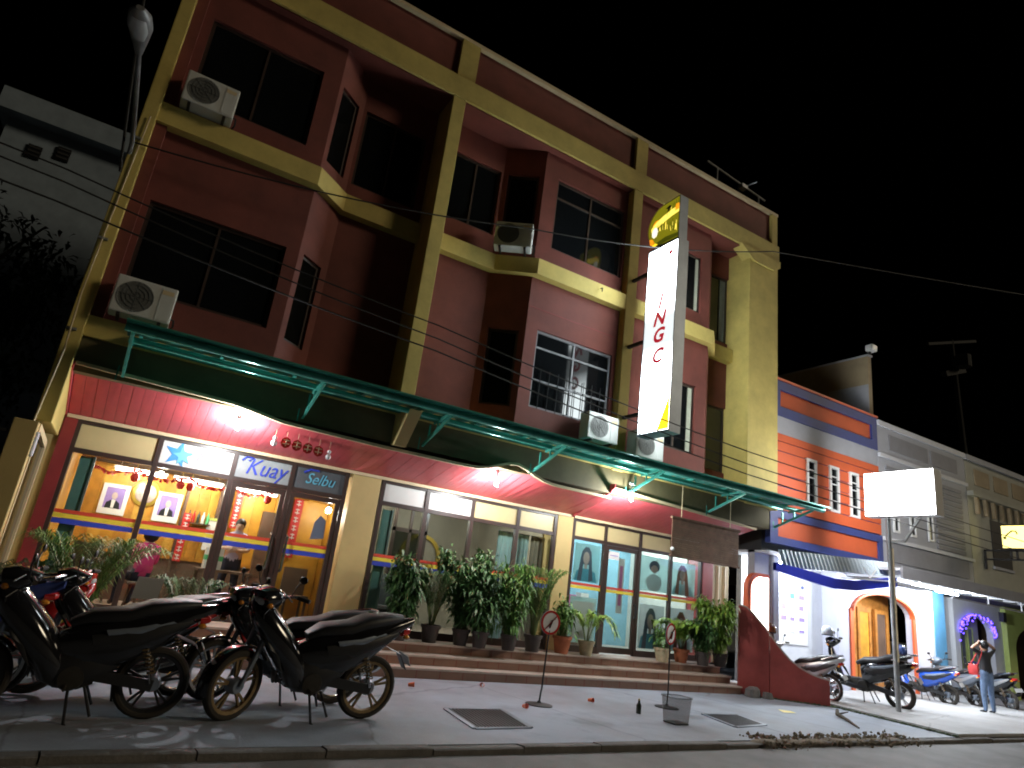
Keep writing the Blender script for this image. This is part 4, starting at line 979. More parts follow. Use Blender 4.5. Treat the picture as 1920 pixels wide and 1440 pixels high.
MB().tube([(13.3, 10.36, .2), (13.3, 10.36, 3.1)], .05, 8).build('drain_pipe', 'grey_panel', O)
MB().box(13.5, 16.9, GN, GN+.15, 0, 3.2).build('ground_wall', 'white_wall', O)
MB().box(16.66, 17.05, GN-.45, GN, 0, 3.2).build('pillar', 'lav_wall', O)
MB().box(12.75, 17.1, 10.0, GN, 2.95, 3.0).build('porch_ceiling', 'white_wall', O)
# small corrugated canopy and blue fascia
m = MB(); n = 60; V = []
for i in range(n*2+1):
    x = 12.35+4.1*i/(n*2); h = .025*(1 if i % 4 in (1, 2) else -1); f = i/(n*2)
    V += [(x, 9.34+h, 2.60+.28*f), (x, 9.46+h, 2.97+.24*f)]
m.add(V, [(2*i, 2*i+2, 2*i+3, 2*i+1) for i in range(n*2)])
o = m.build('canopy_sheet', 'corrugated', O); o.modifiers.new('s', 'SOLIDIFY').thickness = .006
m = MB(); P = [(12.0, 2.52, 2.66), (12.7, 2.46, 2.64), (13.4, 2.40, 2.60), (14.0, 2.36, 2.56), (14.8, 2.40, 2.60), (15.4, 2.50, 2.70), (16.0, 2.60, 2.80), (16.45, 2.66, 2.86)]
V = [(x, 9.25, z) for x, a, b in P for z in (a-.02, b)]+[(x, 9.32, z) for x, a, b in P for z in (a-.02, b)]; k = len(P)*2
F = []
for i in range(len(P)-1):
    a = 2*i; F += [(a, a+2, a+3, a+1), (k+a+1, k+a+3, k+a+2, k+a), (a+1, a+3, k+a+3, k+a+1), (a, k+a, k+a+2, a+2)]
m.add(V, F); m.build('blue_fascia', 'blue_fascia', O, True)
for q in ((15.0, 15.25), (15.5, 15.25)): MB().bar((q[0], 9.2, 2.92), (q[1], 9.2, 2.72), .02).build('canopy_tie', 'white', O)
MB().bar((14.2, 9.22, 2.60), (16.45, 9.22, 2.76), .03).build('canopy_rail', 'white', O)
def tube_fit(x0, x1, y, z, label, pw, c=(.86, .93, 1)):
    t = thing('fluorescent_fitting', label, 'light fitting', ((x0+x1)/2, y, z), 'fluorescent fittings on the neighbouring shops')
    MB().box(x0, x1, y-.05, y+.05, z, z+.05).build('batten', 'white', t); MB().tube([(x0+.03, y, z-.03), (x1-.03, y, z-.03)], .018, 8).build('tube', 'lamp_cold', t)
    for f in (.25, .75): lamp_light('tube_light', (x0+(x1-x0)*f, y, z-.10), pw/2, c, .08, t)
tube_fit(13.7, 14.9, 10.6, 2.88, 'cold fluorescent tube above the wall of small posters', 300)
# lit poster box with rounded orange border
t = thing('lit_poster_box', 'overlit white poster box with an orange rounded border behind the ramp wall', 'light box', (12.4, 10.05, 0))
P = [(12.07, .75), (12.77, .75), (12.77, 2.46)]+[(12.42+.35*math.cos(a*math.pi/2/6+math.pi/2)-.0, 2.11+.35*math.sin(a*math.pi/2/6+math.pi/2)) for a in range(7)]
MB().prism(P, XZ(10.02), 0, .12).build('case', 'orange_trim', t)
MB().prism([(12.19, .85), (12.74, .85), (12.74, 2.38)]+[(12.48+.29*math.cos(a*math.pi/12+math.pi/2), 2.09+.29*math.sin(a*math.pi/12+math.pi/2)) for a in range(7)], XZ(10.012), 0, .006).build('light_face', 'poster_box', t)
for x in (12.17, 12.67): MB().box(x-.03, x+.03, 10.04, 10.12, 0, .75).build('leg', 'iron', t)
# posters on the white wall
inks = ['violet_ink', 'cyan_ink', 'pink_ink', 'violet_ink', 'green_ink', 'blue_pillar', 'paper']
t = thing('poster_board', 'white wall board covered with small violet and blue notices', 'notice board', (15.3, GN-.03, 1.2))
MB().box(14.45, 16.0, GN-.03, GN-.004, 1.0, 2.55).build('board', 'paper', t)
for r_ in range(4):
    for c in range(4):
        x = 14.55+.36*c; z = 1.28+.27*r_; w = random.uniform(.2, .29); h = random.uniform(.12, .2)
        o = MB().box(x, x+w, GN-.036, GN-.031, z, z+h).build('notice', 'paper', t)
        MB().box(x+.02, x+w-.02, GN-.0395, GN-.0365, z+.02, z+h*random.uniform(.5, .85)).build('print', random.choice(inks), o)
MB().prism([(15.8+.07*math.cos(a*.785), 2.42+.05*math.sin(a*.785)) for a in range(8)], XZ(GN-.036), 0, .005).build('round_badge', 'navy', t)

# ------------------------------------------------------------------ party wall behind the parapet
t = thing('party_wall', 'dirty beige party wall rising behind the orange parapet', 'wall', (17.3, 12, 6))
MB().prism([(10.2, 5.5), (10.2, 9.08), (16, 9.0), (16, 5.5)], YZ(17.22), 0, .16).build('wall_panel', 'party_wall', t)
MB().box(17.2, 17.4, 10.16, 16, 9.06, 9.11).build('wall_cap', 'grey_wall', t)
MB().box(17.195, 17.215, 10.2, 11.4, 5.6, 8.2).build('render_patch', 'grey_wall', t)
t = thing('flood_light', 'small white flood light on top of the beige party wall', 'flood light', (17.3, 10.15, 9.1))
MB().box(17.1, 17.36, 9.98, 10.2, 9.17, 9.36).build('housing', 'white', t, bevel=.03); MB().box(17.2, 17.26, 10.1, 10.18, 9.1, 9.18).build('foot', 'iron', t); MB().box(17.13, 17.33, 9.97, 9.98, 9.2, 9.33).build('lens', 'lens_clear', t)

# ------------------------------------------------------------------ grey building
Gb = thing('grey_building', 'pale grey two storey shop with louvred upper front and blue pillar', 'building', (19.5, 10.5, 0))
MB().box(17.2, 21.78, NY+.02, NY+.2, 2.9, 7.05).build('front_wall', 'grey_wall', Gb)
MB().box(17.2, 21.8, NY-.04, NY+.02, 6.98, 7.12).build('coping', 'white_wall', Gb)
for x0, x1 in ((17.75, 19.7), (19.85, 21.3)): MB().box(x0, x1, NY+.0, NY+.019, 6.38, 6.82).build('parapet_panel', 'grey_panel', Gb)
MB().box(17.2, 21.78, NY-.05, NY+.02, 6.1, 6.2).build('ledge', 'white_wall', Gb)
for i in range(13):
    z = 4.0+.15*i
    for x0, x1 in ([(19.9, 21.4)] if z < 5.0 else [(17.5, 21.4)]): MB().box(x0, x1, NY-.015, NY+.019, z, z+.10).build('louvre_board', 'grey_panel', Gb)
for x in (17.75, 18.55, 19.45):
    f = MB()
    for a in ((x, x+.26, 4.14, 4.19), (x, x+.26, 4.9, 4.95), (x, x+.04, 4.19, 4.9), (x+.22, x+.26, 4.19, 4.9)): f.box(a[0], a[1], NY-.03, NY+.019, a[2], a[3])
    o = f.build('window', 'white', Gb); MB().box(x+.04, x+.22, NY+.005, NY+.018, 4.19, 4.9).build('pane', 'dark_glass', o)
MB().box(17.5, 21.5, NY-.02, NY+.019, 3.35, 3.82).build('lower_panel', 'grey_panel', Gb)
MB().box(17.2, 21.8, NY-.06, NY+.02, 3.86, 3.95).build('ledge', 'white_wall', Gb)
MB().box(17.2, 21.7, NY+.2, 22, 2.9, 6.9).build('rear_block', 'far_dark', Gb)
MB().box(15.9, 30, 8.80, 8.86, 2.80, 3.06).build('canopy_edge', 'grey_panel', Gb)
MB().box(15.9, 30, 8.86, GN, 2.98, 3.04).build('canopy_slab', 'white_wall', Gb)
for x in [16.2+.9*i for i in range(15)]: MB().box(x, x+.05, 8.86, GN-.1, 2.90, 2.978).build('canopy_rib', 'white_wall', Gb)
# ground floor with orange arch and wooden doors
def arch_wall(root, x0, x1, ax0, ax1, spring, rise, ztop, y, mt, nm):
    c, hw = (ax0+ax1)/2, (ax1-ax0)/2; n = 16
    A_ = [(c-hw*math.cos(math.pi*i/n), spring+rise*math.sin(math.pi*i/n)) for i in range(n+1)]
    m = MB(); m.box(x0, ax0, y, y+.2, 0, ztop); m.box(ax1, x1, y, y+.2, 0, ztop)
    for p, q in zip(A_[:-1], A_[1:]): m.prism([p, q, (q[0], ztop), (p[0], ztop)], XZ(y), 0, .2)
    m.build(nm, mt, root); return A_
ar = arch_wall(Gb, 17.2, 20.9, 17.55, 20.5, 2.05, .55, 2.98, GN-.25, 'lav_wall', 'arch_wall')
m = MB()
for p, q in zip(ar[:-1], ar[1:]): m.bar((p[0], GN-.27, p[1]), (q[0], GN-.27, q[1]), .06, .14, (0, 1, 0))
m.box(17.45, 17.58, GN-.30, GN-.24, 0, 2.08); m.box(20.46, 20.6, GN-.30, GN-.24, 0, 2.08); m.build('arch_trim', 'orange_trim', Gb)
MB().box(17.5, 20.6, GN+.5, GN+.56, 0, 2.95).build('shop_wall', 'wood_door', Gb)
for x0, x1 in ((18.1, 18.75), (18.85, 19.5), (19.7, 20.35)):
    d = MB(); d.box(x0, x0+.1, GN+.38, GN+.47, 0, 2.2); d.box(x1-.1, x1, GN+.38, GN+.47, 0, 2.2); d.box(x0+.1, x1-.1, GN+.38, GN+.47, 2.08, 2.2); d.box(x0+.1, x1-.1, GN+.38, GN+.47, 0, .55)
    o = d.build('door', 'wood_door', Gb); MB().box(x0+.1, x1-.1, GN+.41, GN+.43, .55, 2.08).build('door_panel', 'poster_cyan' if x0 == 18.1 else 'room_dark' if x0 == 19.7 else 'wood_room', o)
MB().box(17.6, 17.9, GN+.1, GN+.2, 0, 2.5).build('side_curtain', 'teal_cloth', Gb)
MB().box(20.9, 21.5, 10.75, GN-.05, 0, 2.98).build('pillar', 'blue_pillar', Gb); MB().box(20.78, 20.9, 10.77, GN-.06, 0, 2.98).build('pillar_edge', 'white_wall', Gb)
MB().box(21.5, 23.0, GN-.02, GN+.1, 0, 2.98).build('shop_wall', 'white_wall', Gb)
tube_fit(17.7, 18.9, 9.6, 2.86, 'very bright fluorescent tube under the grey shop canopy', 420)
tube_fit(19.6, 20.8, 10.0, 2.86, 'fluorescent tube further along the grey shop canopy', 240)
MB().bar((18.2, 8.9, 2.6), (23.6, 8.9, 2.55), .035).build('canopy_rail', 'grey_panel', Gb)
for x in (18.3, 20.0, 21.8): MB().bar((x, 8.9, 2.58), (x, 8.9, 2.85), .03).build('canopy_tie', 'grey_panel', Gb)
for q in ((23.3, 23.7), (24.1, 23.7)): MB().bar((q[0], 8.85, 2.80), (q[1], 8.85, 2.6), .03).build('canopy_tie', 'trim', Gb)

# ------------------------------------------------------------------ cream and green building at the edge
Cb = thing('cream_building', 'stained cream building with pale green ground floor and dark arches', 'building', (26, 10.5, 0))
MB().box(21.82, 31, NY+.02, NY+.2, 2.9, 7.0).build('front_wall', 'cream_wall', Cb)
MB().box(21.8, 31, NY-.06, NY+.02, 6.96, 7.12).build('coping', 'grey_wall', Cb)
MB().box(21.8, 31, NY-.16, NY+.02, 5.85, 5.98).build('ledge', 'cream_wall', Cb)
for i in range(7): MB().box(22.3+1.2*i, 23.2+1.2*i, NY-.004, NY+.019, 6.25, 6.75).build('parapet_panel', 'party_wall', Cb)
for i in range(12): MB().box(22.2+.5*i, 22.3+.5*i, NY-.08, NY+.019, 5.35, 5.85).build('ornament_rib', 'party_wall', Cb)
o = MB().box(23.05, 24.2, NY-.0, NY+.019, 3.9, 5.3).build('window', 'black', Cb)
MB().box(23.0, 24.25, NY-.03, NY+.018, 3.82, 3.9).build('window_sill', 'grey_wall', Cb)
MB().box(21.9, 31, NY+.2, 22, 2.9, 6.9).build('rear_block', 'far_dark', Cb)
ar = arch_wall(Cb, 23.0, 26.0, 23.3, 25.4, 1.95, .55, 2.98, GN-.15, 'white_wall', 'arch_wall')
for x0, x1, mt in ((23.2, 23.55, 'lime_wall'), (23.55, 24.0, 'cream_wall'), (24.0, 24.12, 'frame_dark'), (24.12, 24.5, 'lime_wall'), (24.5, 24.95, 'grey_panel'), (24.95, 25.4, 'cream_wall')): MB().box(x0, x1, GN+.3, GN+.36, 0, 2.95).build('shop_wall', mt, Cb)
for x0 in (24.15, 24.6):
    d = MB(); d.box(x0, x0+.05, GN+.24, GN+.29, .1, 2.1); d.box(x0+.3, x0+.35, GN+.24, GN+.29, .1, 2.1); d.box(x0+.05, x0+.3, GN+.24, GN+.29, 2.05, 2.1); o = d.build('door', 'lime_wall', Cb); MB().box(x0+.05, x0+.3, GN+.26, GN+.275, .1, 2.05).build('door_panel', 'curtain_grey', o)
arch_wall(Cb, 26.0, 31, 26.5, 29.2, 1.6, .75, 2.98, GN-.3, 'lime_wall', 'arch_wall')
MB().box(26.3, 30, GN+.6, GN+.7, 0, 2.98).build('shop_wall', 'room_dark', Cb)
MB().box(25.5, 25.7, GN-.45, GN-.31, 2.4, 2.7).build('junction_box', 'iron', Cb)
t = thing('led_string', 'violet blue fairy lights hung round the pale shop arch', 'fairy lights', (24.3, GN-.2, 2.2))
_lm = MB().ball((0, 0, 0), .022, 6).mesh('led_bulb', 'led_violet', True)
for i in range(110):
    f = random.random(); a = math.pi*f; r_ = random.uniform(-.05, .35)*random.random()
    o = link('led_bulb', _lm, t); o.location = (24.35-1.1*math.cos(a), GN-.2+random.uniform(-.04, .03), 2.0+.5*math.sin(a)-r_*(.5+.9*abs(math.cos(a))))
MB().tube([(24.35-1.12*math.cos(math.pi*i/14), GN-.19, 2.02+.5*math.sin(math.pi*i/14)) for i in range(15)], .008, 5).build('wire', 'cable', t)
# yellow lit sign on a bracket
t = thing('yellow_sign', 'yellow lit sign box with a dark curved mark on a black bracket', 'sign', (22.5, 9.2, 4.1))
MB().box(22.44, 22.62, 8.3, 9.50, 4.34, 5.04).build('case', 'iron', t)
emit('yellow_face', (1, .84, .28), 2.2); MB().box(22.43, 22.438, 8.33, 9.47, 4.37, 5.01).build('light_face', 'yellow_face', t)
MB().tube([(22.425, 9.36, 4.72), (22.425, 9.30, 4.78), (22.425, 9.2, 4.86), (22.425, 9.1, 4.84), (22.425, 9.07, 4.76)], .022, 6).build('curved_mark', 'gold_dark', t)
MB().box(22.424, 22.43, 9.36, 9.44, 4.62, 4.70).build('mark', 'gold_dark', t)
for z in (4.04, 4.30): MB().bar((22.5, NY-.0, z), (22.5, 8.2, z), .05).build('bracket_bar', 'iron', t)
for y in (9.98, 9.3, 9.15, 8.4): MB().bar((22.5, y, 3.75 if y > 9.9 else 4.04), (22.5, y, 4.32), .05).build('bracket_post', 'iron', t)
# ------------------------------------------------------------------ white lit billboard on a pole
t = thing('white_billboard', 'blank glaring white light box on a tall steel pole', 'billboard', (14.55, 8.29, 0))
MB().tube([(14.55, 8.29, 0), (14.53, 8.29, 2), (14.50, 8.29, 4.05)], .052, 12).build('pole', 'galv', t, True)
MB().box(14.40, 14.70, 7.22, 8.74, 3.98, 4.96).build('case', 'white', t)
for x0, x1 in ((14.385, 14.399), (14.701, 14.715)): MB().box(x0, x1, 7.24, 8.72, 4.0, 4.94).build('light_face', 'billboard_face', t)
MB().bar((14.52, 8.29, 3.45), (14.52, 7.95, 3.45), .05).build('stay', 'galv', t); MB().bar((14.52, 7.97, 3.45), (14.52, 7.6, 3.97), .05).build('stay', 'galv', t)
MB().tube([(14.50, 8.21, 1.0), (14.50, 8.21, 3.3)], .015, 6).build('cable_duct', 'trim', t)
# ------------------------------------------------------------------ far mast
t = thing('far_mast', 'faint tall mast with cross arms far behind the grey shops', 'mast', (90, 41, 0))
MB().tube([(90, 41, 0), (89.6, 41, 22), (88.6, 41, 40)], [.5, .4, .25], 8).build('pole', 'far_dark', t)
MB().bar((82.5, 41, 37.6), (95, 41, 41.8), .35).build('cross_arm', 'far_dark', t); MB().bar((86, 41, 34.5), (91, 41, 36.4), .7).build('cross_arm', 'far_dark', t)
MB().lathe([(0, 0), (.9, 0), (.9, 1.6), (0, 1.6)], (88.8, 39.9, 36), 12).build('drum', 'far_dark', t)
# ------------------------------------------------------------------ motorcycles (built facing +x at the origin, then placed)
mat('engine_dark', (.035, .033, .03), .5, metal=.4, var=.4, sc=15, dirt=(.08, .06, .03))
def motorcycle(name, label, loc, heading, group, paint='black_paint', accent='black_plastic', style='cub', steer=0.0, lean=-6, scale=1.0, rim='muddy_rim', stripe=None, card=False, rail=True, decal='grey_metal'):
    root = thing(name, label, 'motorcycle' if style == 'cub' else 'scooter', (0, 0, 0), group)
    sc_ = style == 'scooter'; r0 = .255 if sc_ else .285; xr, xf = -.62, .62
    def wheel(cx, xform=None):
        rt = .042 if sc_ else .034; rc = r0-rt
        m = MB().lathe([(rc+rt*math.cos(a*math.pi/5), rt*1.1*math.sin(a*math.pi/5)) for a in range(10)], (cx, 0, r0), 30, 'y', closed=True)
        parts = [('wheel', m, 'rubber')]
        m = MB().lathe([(rc-.012, -.03), (rc-.012, .03), (rc-.045, .022), (rc-.045, -.022)], (cx, 0, r0), 28, 'y', closed=True); parts.append(('rim', m, rim))
        m = MB()
        for i in range(5):
            a = i*2*math.pi/5+.3; c, s_ = math.cos(a), math.sin(a)
            for k in (-.13, .13): m.bar((cx+.03*c, 0, r0+.03*s_), (cx+(rc-.04)*math.cos(a+k), 0, r0+(rc-.04)*math.sin(a+k)), .022, .018)
        parts.append(('spokes', m, rim))
        m = MB().lathe([(0, -.06), (.055, -.06), (.07, -.03), (.07, .03), (.055, .06), (0, .06)], (cx, 0, r0), 16, 'y'); parts.append(('hub', m, 'grey_metal'))
        if xform:
            for _, q, _ in parts: q.v = [xform(v) for v in q.v]
        w = parts[0][1].build('wheel', 'rubber', root, True)
        for n_, q, mt in parts[1:]: q.build(n_, mt, w, True)
    ca, sa = math.cos(steer), math.sin(steer); px_ = .46
    def SX(v): x, y, z = v[0]-px_, v[1], v[2]; return (px_+x*ca-y*sa, x*sa+y*ca, z)
    def fb(m, nm, mt, par=root, sm=True):
        m.v = [SX(v) for v in m.v]; return m.build(nm, mt, par, sm)
    wheel(xr); wheel(xf, SX)
    # front assembly
    for s in (-1, 1):
        fb(MB().tube([(xf, s*.075, r0), (.52, s*.075, .55), (.45, s*.07, .80)], [.02, .024, .026], 8), 'fork', 'grey_metal')
    V = []; m = MB(); n = 12
    secs = []
    for i in range(n+1):
        a = R(-8+ (150*i/n)); c = (xf+(r0+.03)*math.cos(a), 0, r0+(r0+.03)*math.sin(a))
        secs.append((c, (0, .068, 0), (.014*math.cos(a), 0, .014*math.sin(a))))
    fb(m.loft(secs, 10, 2.5), 'front_fender', paint if not sc_ else accent)
    # handlebar cowl, headlight, bars, grips, mirrors
    hb = 1.0 if not sc_ else 1.02
    fb(MB().loft([((.60, 0, hb-.02), (0, .03, 0), (.01, 0, .03)), ((.58, 0, hb-.02), (0, .12, 0), (.02, 0, .085)), ((.48, 0, hb), (0, .15, 0), (.02, 0, .10)), ((.38, 0, hb+.02), (0, .11, 0), (.01, 0, .05)), ((.34, 0, hb+.03), (0, .05, 0), (0, 0, .025))], 16, 2.5), 'handlebar_cowl', paint)
    fb(MB().ball((.58, 0, hb-.02), (.035, .085, .05), 12), 'headlight', 'lens_clear')
    for s in (-1, 1):
        fb(MB().ball((.55, s*.115, hb-.05), (.03, .03, .025), 8), 'indicator', 'lens_orange')
        b = fb(MB().tube([(.42, s*.08, hb+.01), (.40, s*.22, hb+.045), (.36, s*.36, hb+.035)], .012, 8), 'handlebar', 'steel')
        fb(MB().tube([(.385, s*.25, hb+.045), (.355, s*.37, hb+.034)], .019, 8), 'grip', 'rubber', b)
        fb(MB().tube([(.44, s*.16, hb+.05), (.49, s*.30, hb+.02)], .007, 6), 'brake_lever', 'steel', b)
        mm = fb(MB().tube([(.41, s*.19, hb+.04), (.42, s*.24, hb+.13), (.41, s*.27, hb+.18)], .006, 6), 'mirror_stem', 'black')
        fb(MB().ball((.405, s*.29, hb+.20), (.016, .052, .032), 10), 'mirror', 'black_plastic', mm)
    # leg shield
    if sc_:
        sh = [((.52, 0, .92), (0, .09, 0), (.04, 0, .02)), ((.50, 0, .80), (0, .16, 0), (.05, 0, .03)), ((.44, 0, .62), (0, .20, 0), (.045, 0, .03)), ((.38, 0, .45), (0, .19, 0), (.04, 0, .03)), ((.28, 0, .33), (0, .15, 0), (.04, 0, .03))]
    else:
        sh = [((.53, 0, .99), (0, .08, 0), (.08, 0, .02)), ((.47, 0, .87), (0, .15, 0), (.155, 0, .03)), ((.37, 0, .73), (0, .19, 0), (.19, 0, .03)), ((.25, 0, .57), (0, .195, 0), (.18, 0, .03)), ((.15, 0, .42), (0, .17, 0), (.16, 0, .03)), ((.08, 0, .28), (0, .12, 0), (.11, 0, .02))]
    ls = MB().loft(sh, 16, 2.6).build('leg_shield', paint, root, True)
    for s in (-1, 1):
        MB().loft([((.46, s*.13, .72), (.03, 0, .02), (0, .012, 0)), ((.36, s*.172, .58), (.05, 0, .03), (0, .012, 0)), ((.26, s*.155, .42), (.02, 0, .02), (0, .01, 0))], 10).build('shield_trim', stripe or accent, ls, True)
    if sc_:
        MB().loft([((.36, 0, .34), (0, .15, 0), (0, 0, .05)), ((.1, 0, .30), (0, .165, 0), (0, 0, .05)), ((-.12, 0, .33), (0, .15, 0), (0, 0, .06))], 14, 3.5).build('floorboard', accent, root, True)
        bd = [((-.02, 0, .52), (0, .10, 0), (.02, 0, .18)), ((-.14, 0, .56), (0, .165, 0), (0, 0, .21)), ((-.36, 0, .62), (0, .18, 0), (0, 0, .19)), ((-.62, 0, .70), (0, .155, 0), (0, 0, .14)), ((-.84, 0, .77), (0, .09, 0), (0, 0, .075)), ((-.92, 0, .80), (0, .04, 0), (0, 0, .03))]
    else:
        MB().tube([(.30, 0, .60), (.16, 0, .55), (-.02, 0, .60), (-.12, 0, .66)], [.06, .06, .065, .07], 10).build('frame_tube', accent, root, True)
        bd = [((.10, 0, .52), (0, .10, 0), (.02, 0, .12)), ((-.08, 0, .54), (0, .145, 0), (0, 0, .20)), ((-.30, 0, .60), (0, .165, 0), (0, 0, .215)), ((-.56, 0, .70), (0, .15, 0), (0, 0, .165)), ((-.80, 0, .83), (0, .095, 0), (0, 0, .085)), ((-.97, 0, .91), (0, .035, 0), (0, 0, .03))]
    body = MB().loft(bd, 18, 2.7).build('body', paint, root, True)
    for s in (-1, 1):
        dy = .165 if sc_ else .15
        MB().loft([((-.12, s*(dy-.01), .60), (.02, 0, .05), (0, .012, 0)), ((-.36, s*(dy+.012), .64), (.03, 0, .06), (0, .012, 0)), ((-.62, s*(dy-.012), .73), (.03, 0, .035), (0, .012, 0)), ((-.80, s*.085, .80), (.02, 0, .015), (0, .01, 0))], 10).build('side_stripe', stripe or accent, body, True)
    if not sc_:
        lc = MB().loft([((.20, 0, .36), (0, .10, 0), (.03, 0, .09)), ((.06, 0, .38), (0, .145, 0), (.02, 0, .15)), ((-.14, 0, .40), (0, .15, 0), (0, 0, .15)), ((-.30, 0, .46), (0, .125, 0), (0, 0, .12)), ((-.40, 0, .54), (0, .08, 0), (0, 0, .07))], 14, 2.6).build('lower_cowl', 'black_plastic', root, True)
    for s in (-1, 1):      # painted graphics on the tail and shield
        dy2 = .19 if sc_ else .165
        MB().loft([((-.20, s*(dy2-.004), .68), (.012, 0, .02), (0, .006, 0)), ((-.42, s*(dy2+.002), .715), (.02, 0, .022), (0, .006, 0)), ((-.66, s*(dy2-.045), .79), (.02, 0, .008), (0, .006, 0))], 8).build('decal', decal, body, True)
    MB().tube([(.40, .06, hb), (.52, .16, hb-.12), (.50, .12, .74)], .006, 5).build('brake_cable', 'black', root)
    MB().tube([(.40, -.06, hb), (.53, -.15, hb-.10), (.49, -.12, .72)], .006, 5).build('throttle_cable', 'black', root)
    st = [((.06, 0, .70), (0, .07, 0), (.015, 0, .03)), ((-.06, 0, .765), (0, .125, 0), (0, 0, .055)), ((-.32, 0, .80), (0, .15, 0), (0, 0, .06)), ((-.46, 0, .86), (0, .145, 0), (0, 0, .065)), ((-.70, 0, .91), (0, .12, 0), (0, 0, .05)), ((-.84, 0, .93), (0, .06, 0), (0, 0, .025))]
    MB().loft(st, 18, 3).build('seat', 'seat_vinyl', root, True)
    if rail: MB().tube([(-.55, .15, .86), (-.72, .16, .93), (-.90, .11, .97), (-.95, 0, .975), (-.90, -.11, .97), (-.72, -.16, .93), (-.55, -.15, .86)], .013, 8).build('grab_rail', 'steel', root, True)
    MB().loft([((-.86, 0, .80), (0, .075, 0), (0, 0, .04)), ((-.93, 0, .81), (0, .06, 0), (0, 0, .03)), ((-.95, 0, .81), (0, .03, 0), (0, 0, .015))], 12, 3).build('tail_light', 'lens_red', root, True)
    for s in (-1, 1): MB().ball((-.88, s*.10, .77), (.035, .03, .022), 8).build('indicator', 'lens_orange', root, True)
    rf = MB().loft([((-.72, 0, .66), (0, .06, 0), (.02, 0, .012)), ((-.88, 0, .60), (0, .065, 0), (.014, 0, .012)), ((-.97, 0, .46), (0, .06, 0), (.012, 0, .006))], 10, 3).build('rear_fender', 'black_plastic', root, True)
    MB().obox((-.94, -.11, .60), (0, .22, 0), (.006, 0, -.004), (-.045, 0, -.09)).build('licence_plate', 'plate', rf)
    # engine, exhaust, swing arm, shocks, stands, pegs
    m = MB().loft([((.16, 0, .36), (0, .09, 0), (.02, 0, .08)), ((.06, 0, .34), (0, .13, 0), (0, 0, .11)), ((-.10, 0, .33), (0, .13, 0), (0, 0, .11)), ((-.2, 0, .33), (0, .08, 0), (0, 0, .07))], 14, 3); m.lathe([(0, -.15), (.085, -.15), (.1, -.12), (.1, .12), (.085, .15), (0, .15)], (-.04, 0, .33), 16, 'y')
    en = m.build('engine', 'engine_dark', root, True)
    for i in range(5): MB().lathe([(.03, .15+.028*i), (.078, .15+.028*i), (.078, .160+.028*i), (.03, .160+.028*i)], (0, 0, .37), 14, 'x').build('cooling_fin', 'engine_dark', en)
    MB().tube([(.16, -.09, .34), (.10, -.13, .24), (-.2, -.15, .25), (-.36, -.16, .29)], .02, 8).build('exhaust_pipe', 'steel', root, True)
    MB().tube([(-.30, -.165, .28), (-.36, -.17, .30), (-.75, -.175, .42), (-.80, -.175, .435)], [.03, .046, .046, .028], 12).build('muffler', 'steel' if not sc_ else 'black_plastic', root, True)
    for s in (-1, 1):
        MB().bar((-.12, s*.085, .34), (xr, s*.085, r0), .025, .04).build('swing_arm', 'black', root)
        k = MB().tube([(xr+.02, s*.115, r0+.02), (-.50, s*.115, .64)], .012, 6).build('shock_absorber', 'steel', root)
        MB().tube([(xr+.03+.1*i/40*1.0+.006*math.cos(i*.9)*0+.03*math.cos(i*1.1), s*.115+.03*math.sin(i*1.1), r0+.10+.2*i/40) for i in range(41)], .006, 5).build('spring', 'muddy_rim', k)
        MB().tube([(-.02, s*.10, .28), (-.02, s*.24, .27)], .013, 6).build('foot_peg', 'rubber', root)
    MB().tube([(-.04, .10, .28), (-.08, .22, .03), (-.10, .24, .012)], .011, 6).build('side_stand', 'iron', root)
    for s in (-1, 1): MB().tube([(-.15, s*.10, .26), (-.24, s*.15, .06)], .011, 6).build('centre_stand', 'iron', root)
    MB().bar((-.10, .10, .36), (xr, .10, r0), .02, .085).build('chain_case', 'black_plastic', root)
    if card: fb(MB().obox((.30, -.13, .93), (0, .26, 0), (-.012, 0, .004), (-.05, 0, .18)), 'paper_card', 'plate', root, False)
    root.scale = (scale,)*3; root.rotation_euler = (R(lean), 0, heading); root.location = loc
    return root
PI = math.pi
g1, g2 = 'motorcycles parked in front of the shop steps', 'scooters parked by the neighbouring shops'
motorcycle('motorcycle', 'black underbone motorcycle standing clear on the pavement with muddy wheels', (2.0, 7.05, 0), PI+R(3), g1, steer=R(28), scale=1.1, rail=False)
motorcycle('motorcycle', 'black motorcycle cut off by the left picture edge, nearest the road', (.0, 6.92, 0), PI, g1, rim='black', scale=1.06, rail=False)
motorcycle('motorcycle', 'black motorcycle with chrome grab rail and a pale card, in the second row', (.32, 7.85, 0), PI+R(6), g1, stripe='red_paint', rim='steel', scale=1.05, steer=R(-15), decal='white')
motorcycle('motorcycle', 'black motorcycle half hidden behind the muddy wheeled one', (1.92, 7.85, 0), PI-R(4), g1, stripe='red_paint', rim='steel', scale=1.05, steer=R(20))
motorcycle('motorcycle', 'red motorcycle behind the row, near the left post', (-.55, 8.55, 0), R(12), g1, paint='red_paint', accent='black_plastic', stripe='decal_yellow', rim='black', steer=R(-25))
motorcycle('motorcycle', 'navy and white motorcycle at the far left edge', (-1.25, 7.75, 0), PI-R(8), g1, paint='navy', accent='white', stripe='white', rim='steel', scale=1.1)
t = thing('paper_card', 'pale blank card standing on the seat of the second row motorcycle', 'card', (.47, 7.85, .9))
MB().obox((.36, 7.84, .905), (.24, .02, 0), (0, .008, 0), (.02, -.03, .21)).build('card', 'plate', t)
motorcycle('scooter', 'black scooter with a white helmet on its bars beside the billboard pole', (15.22, 9.45, 0), PI/2+R(17), g2, style='scooter', accent='black_plastic', rim='steel', scale=1.2, steer=R(10))
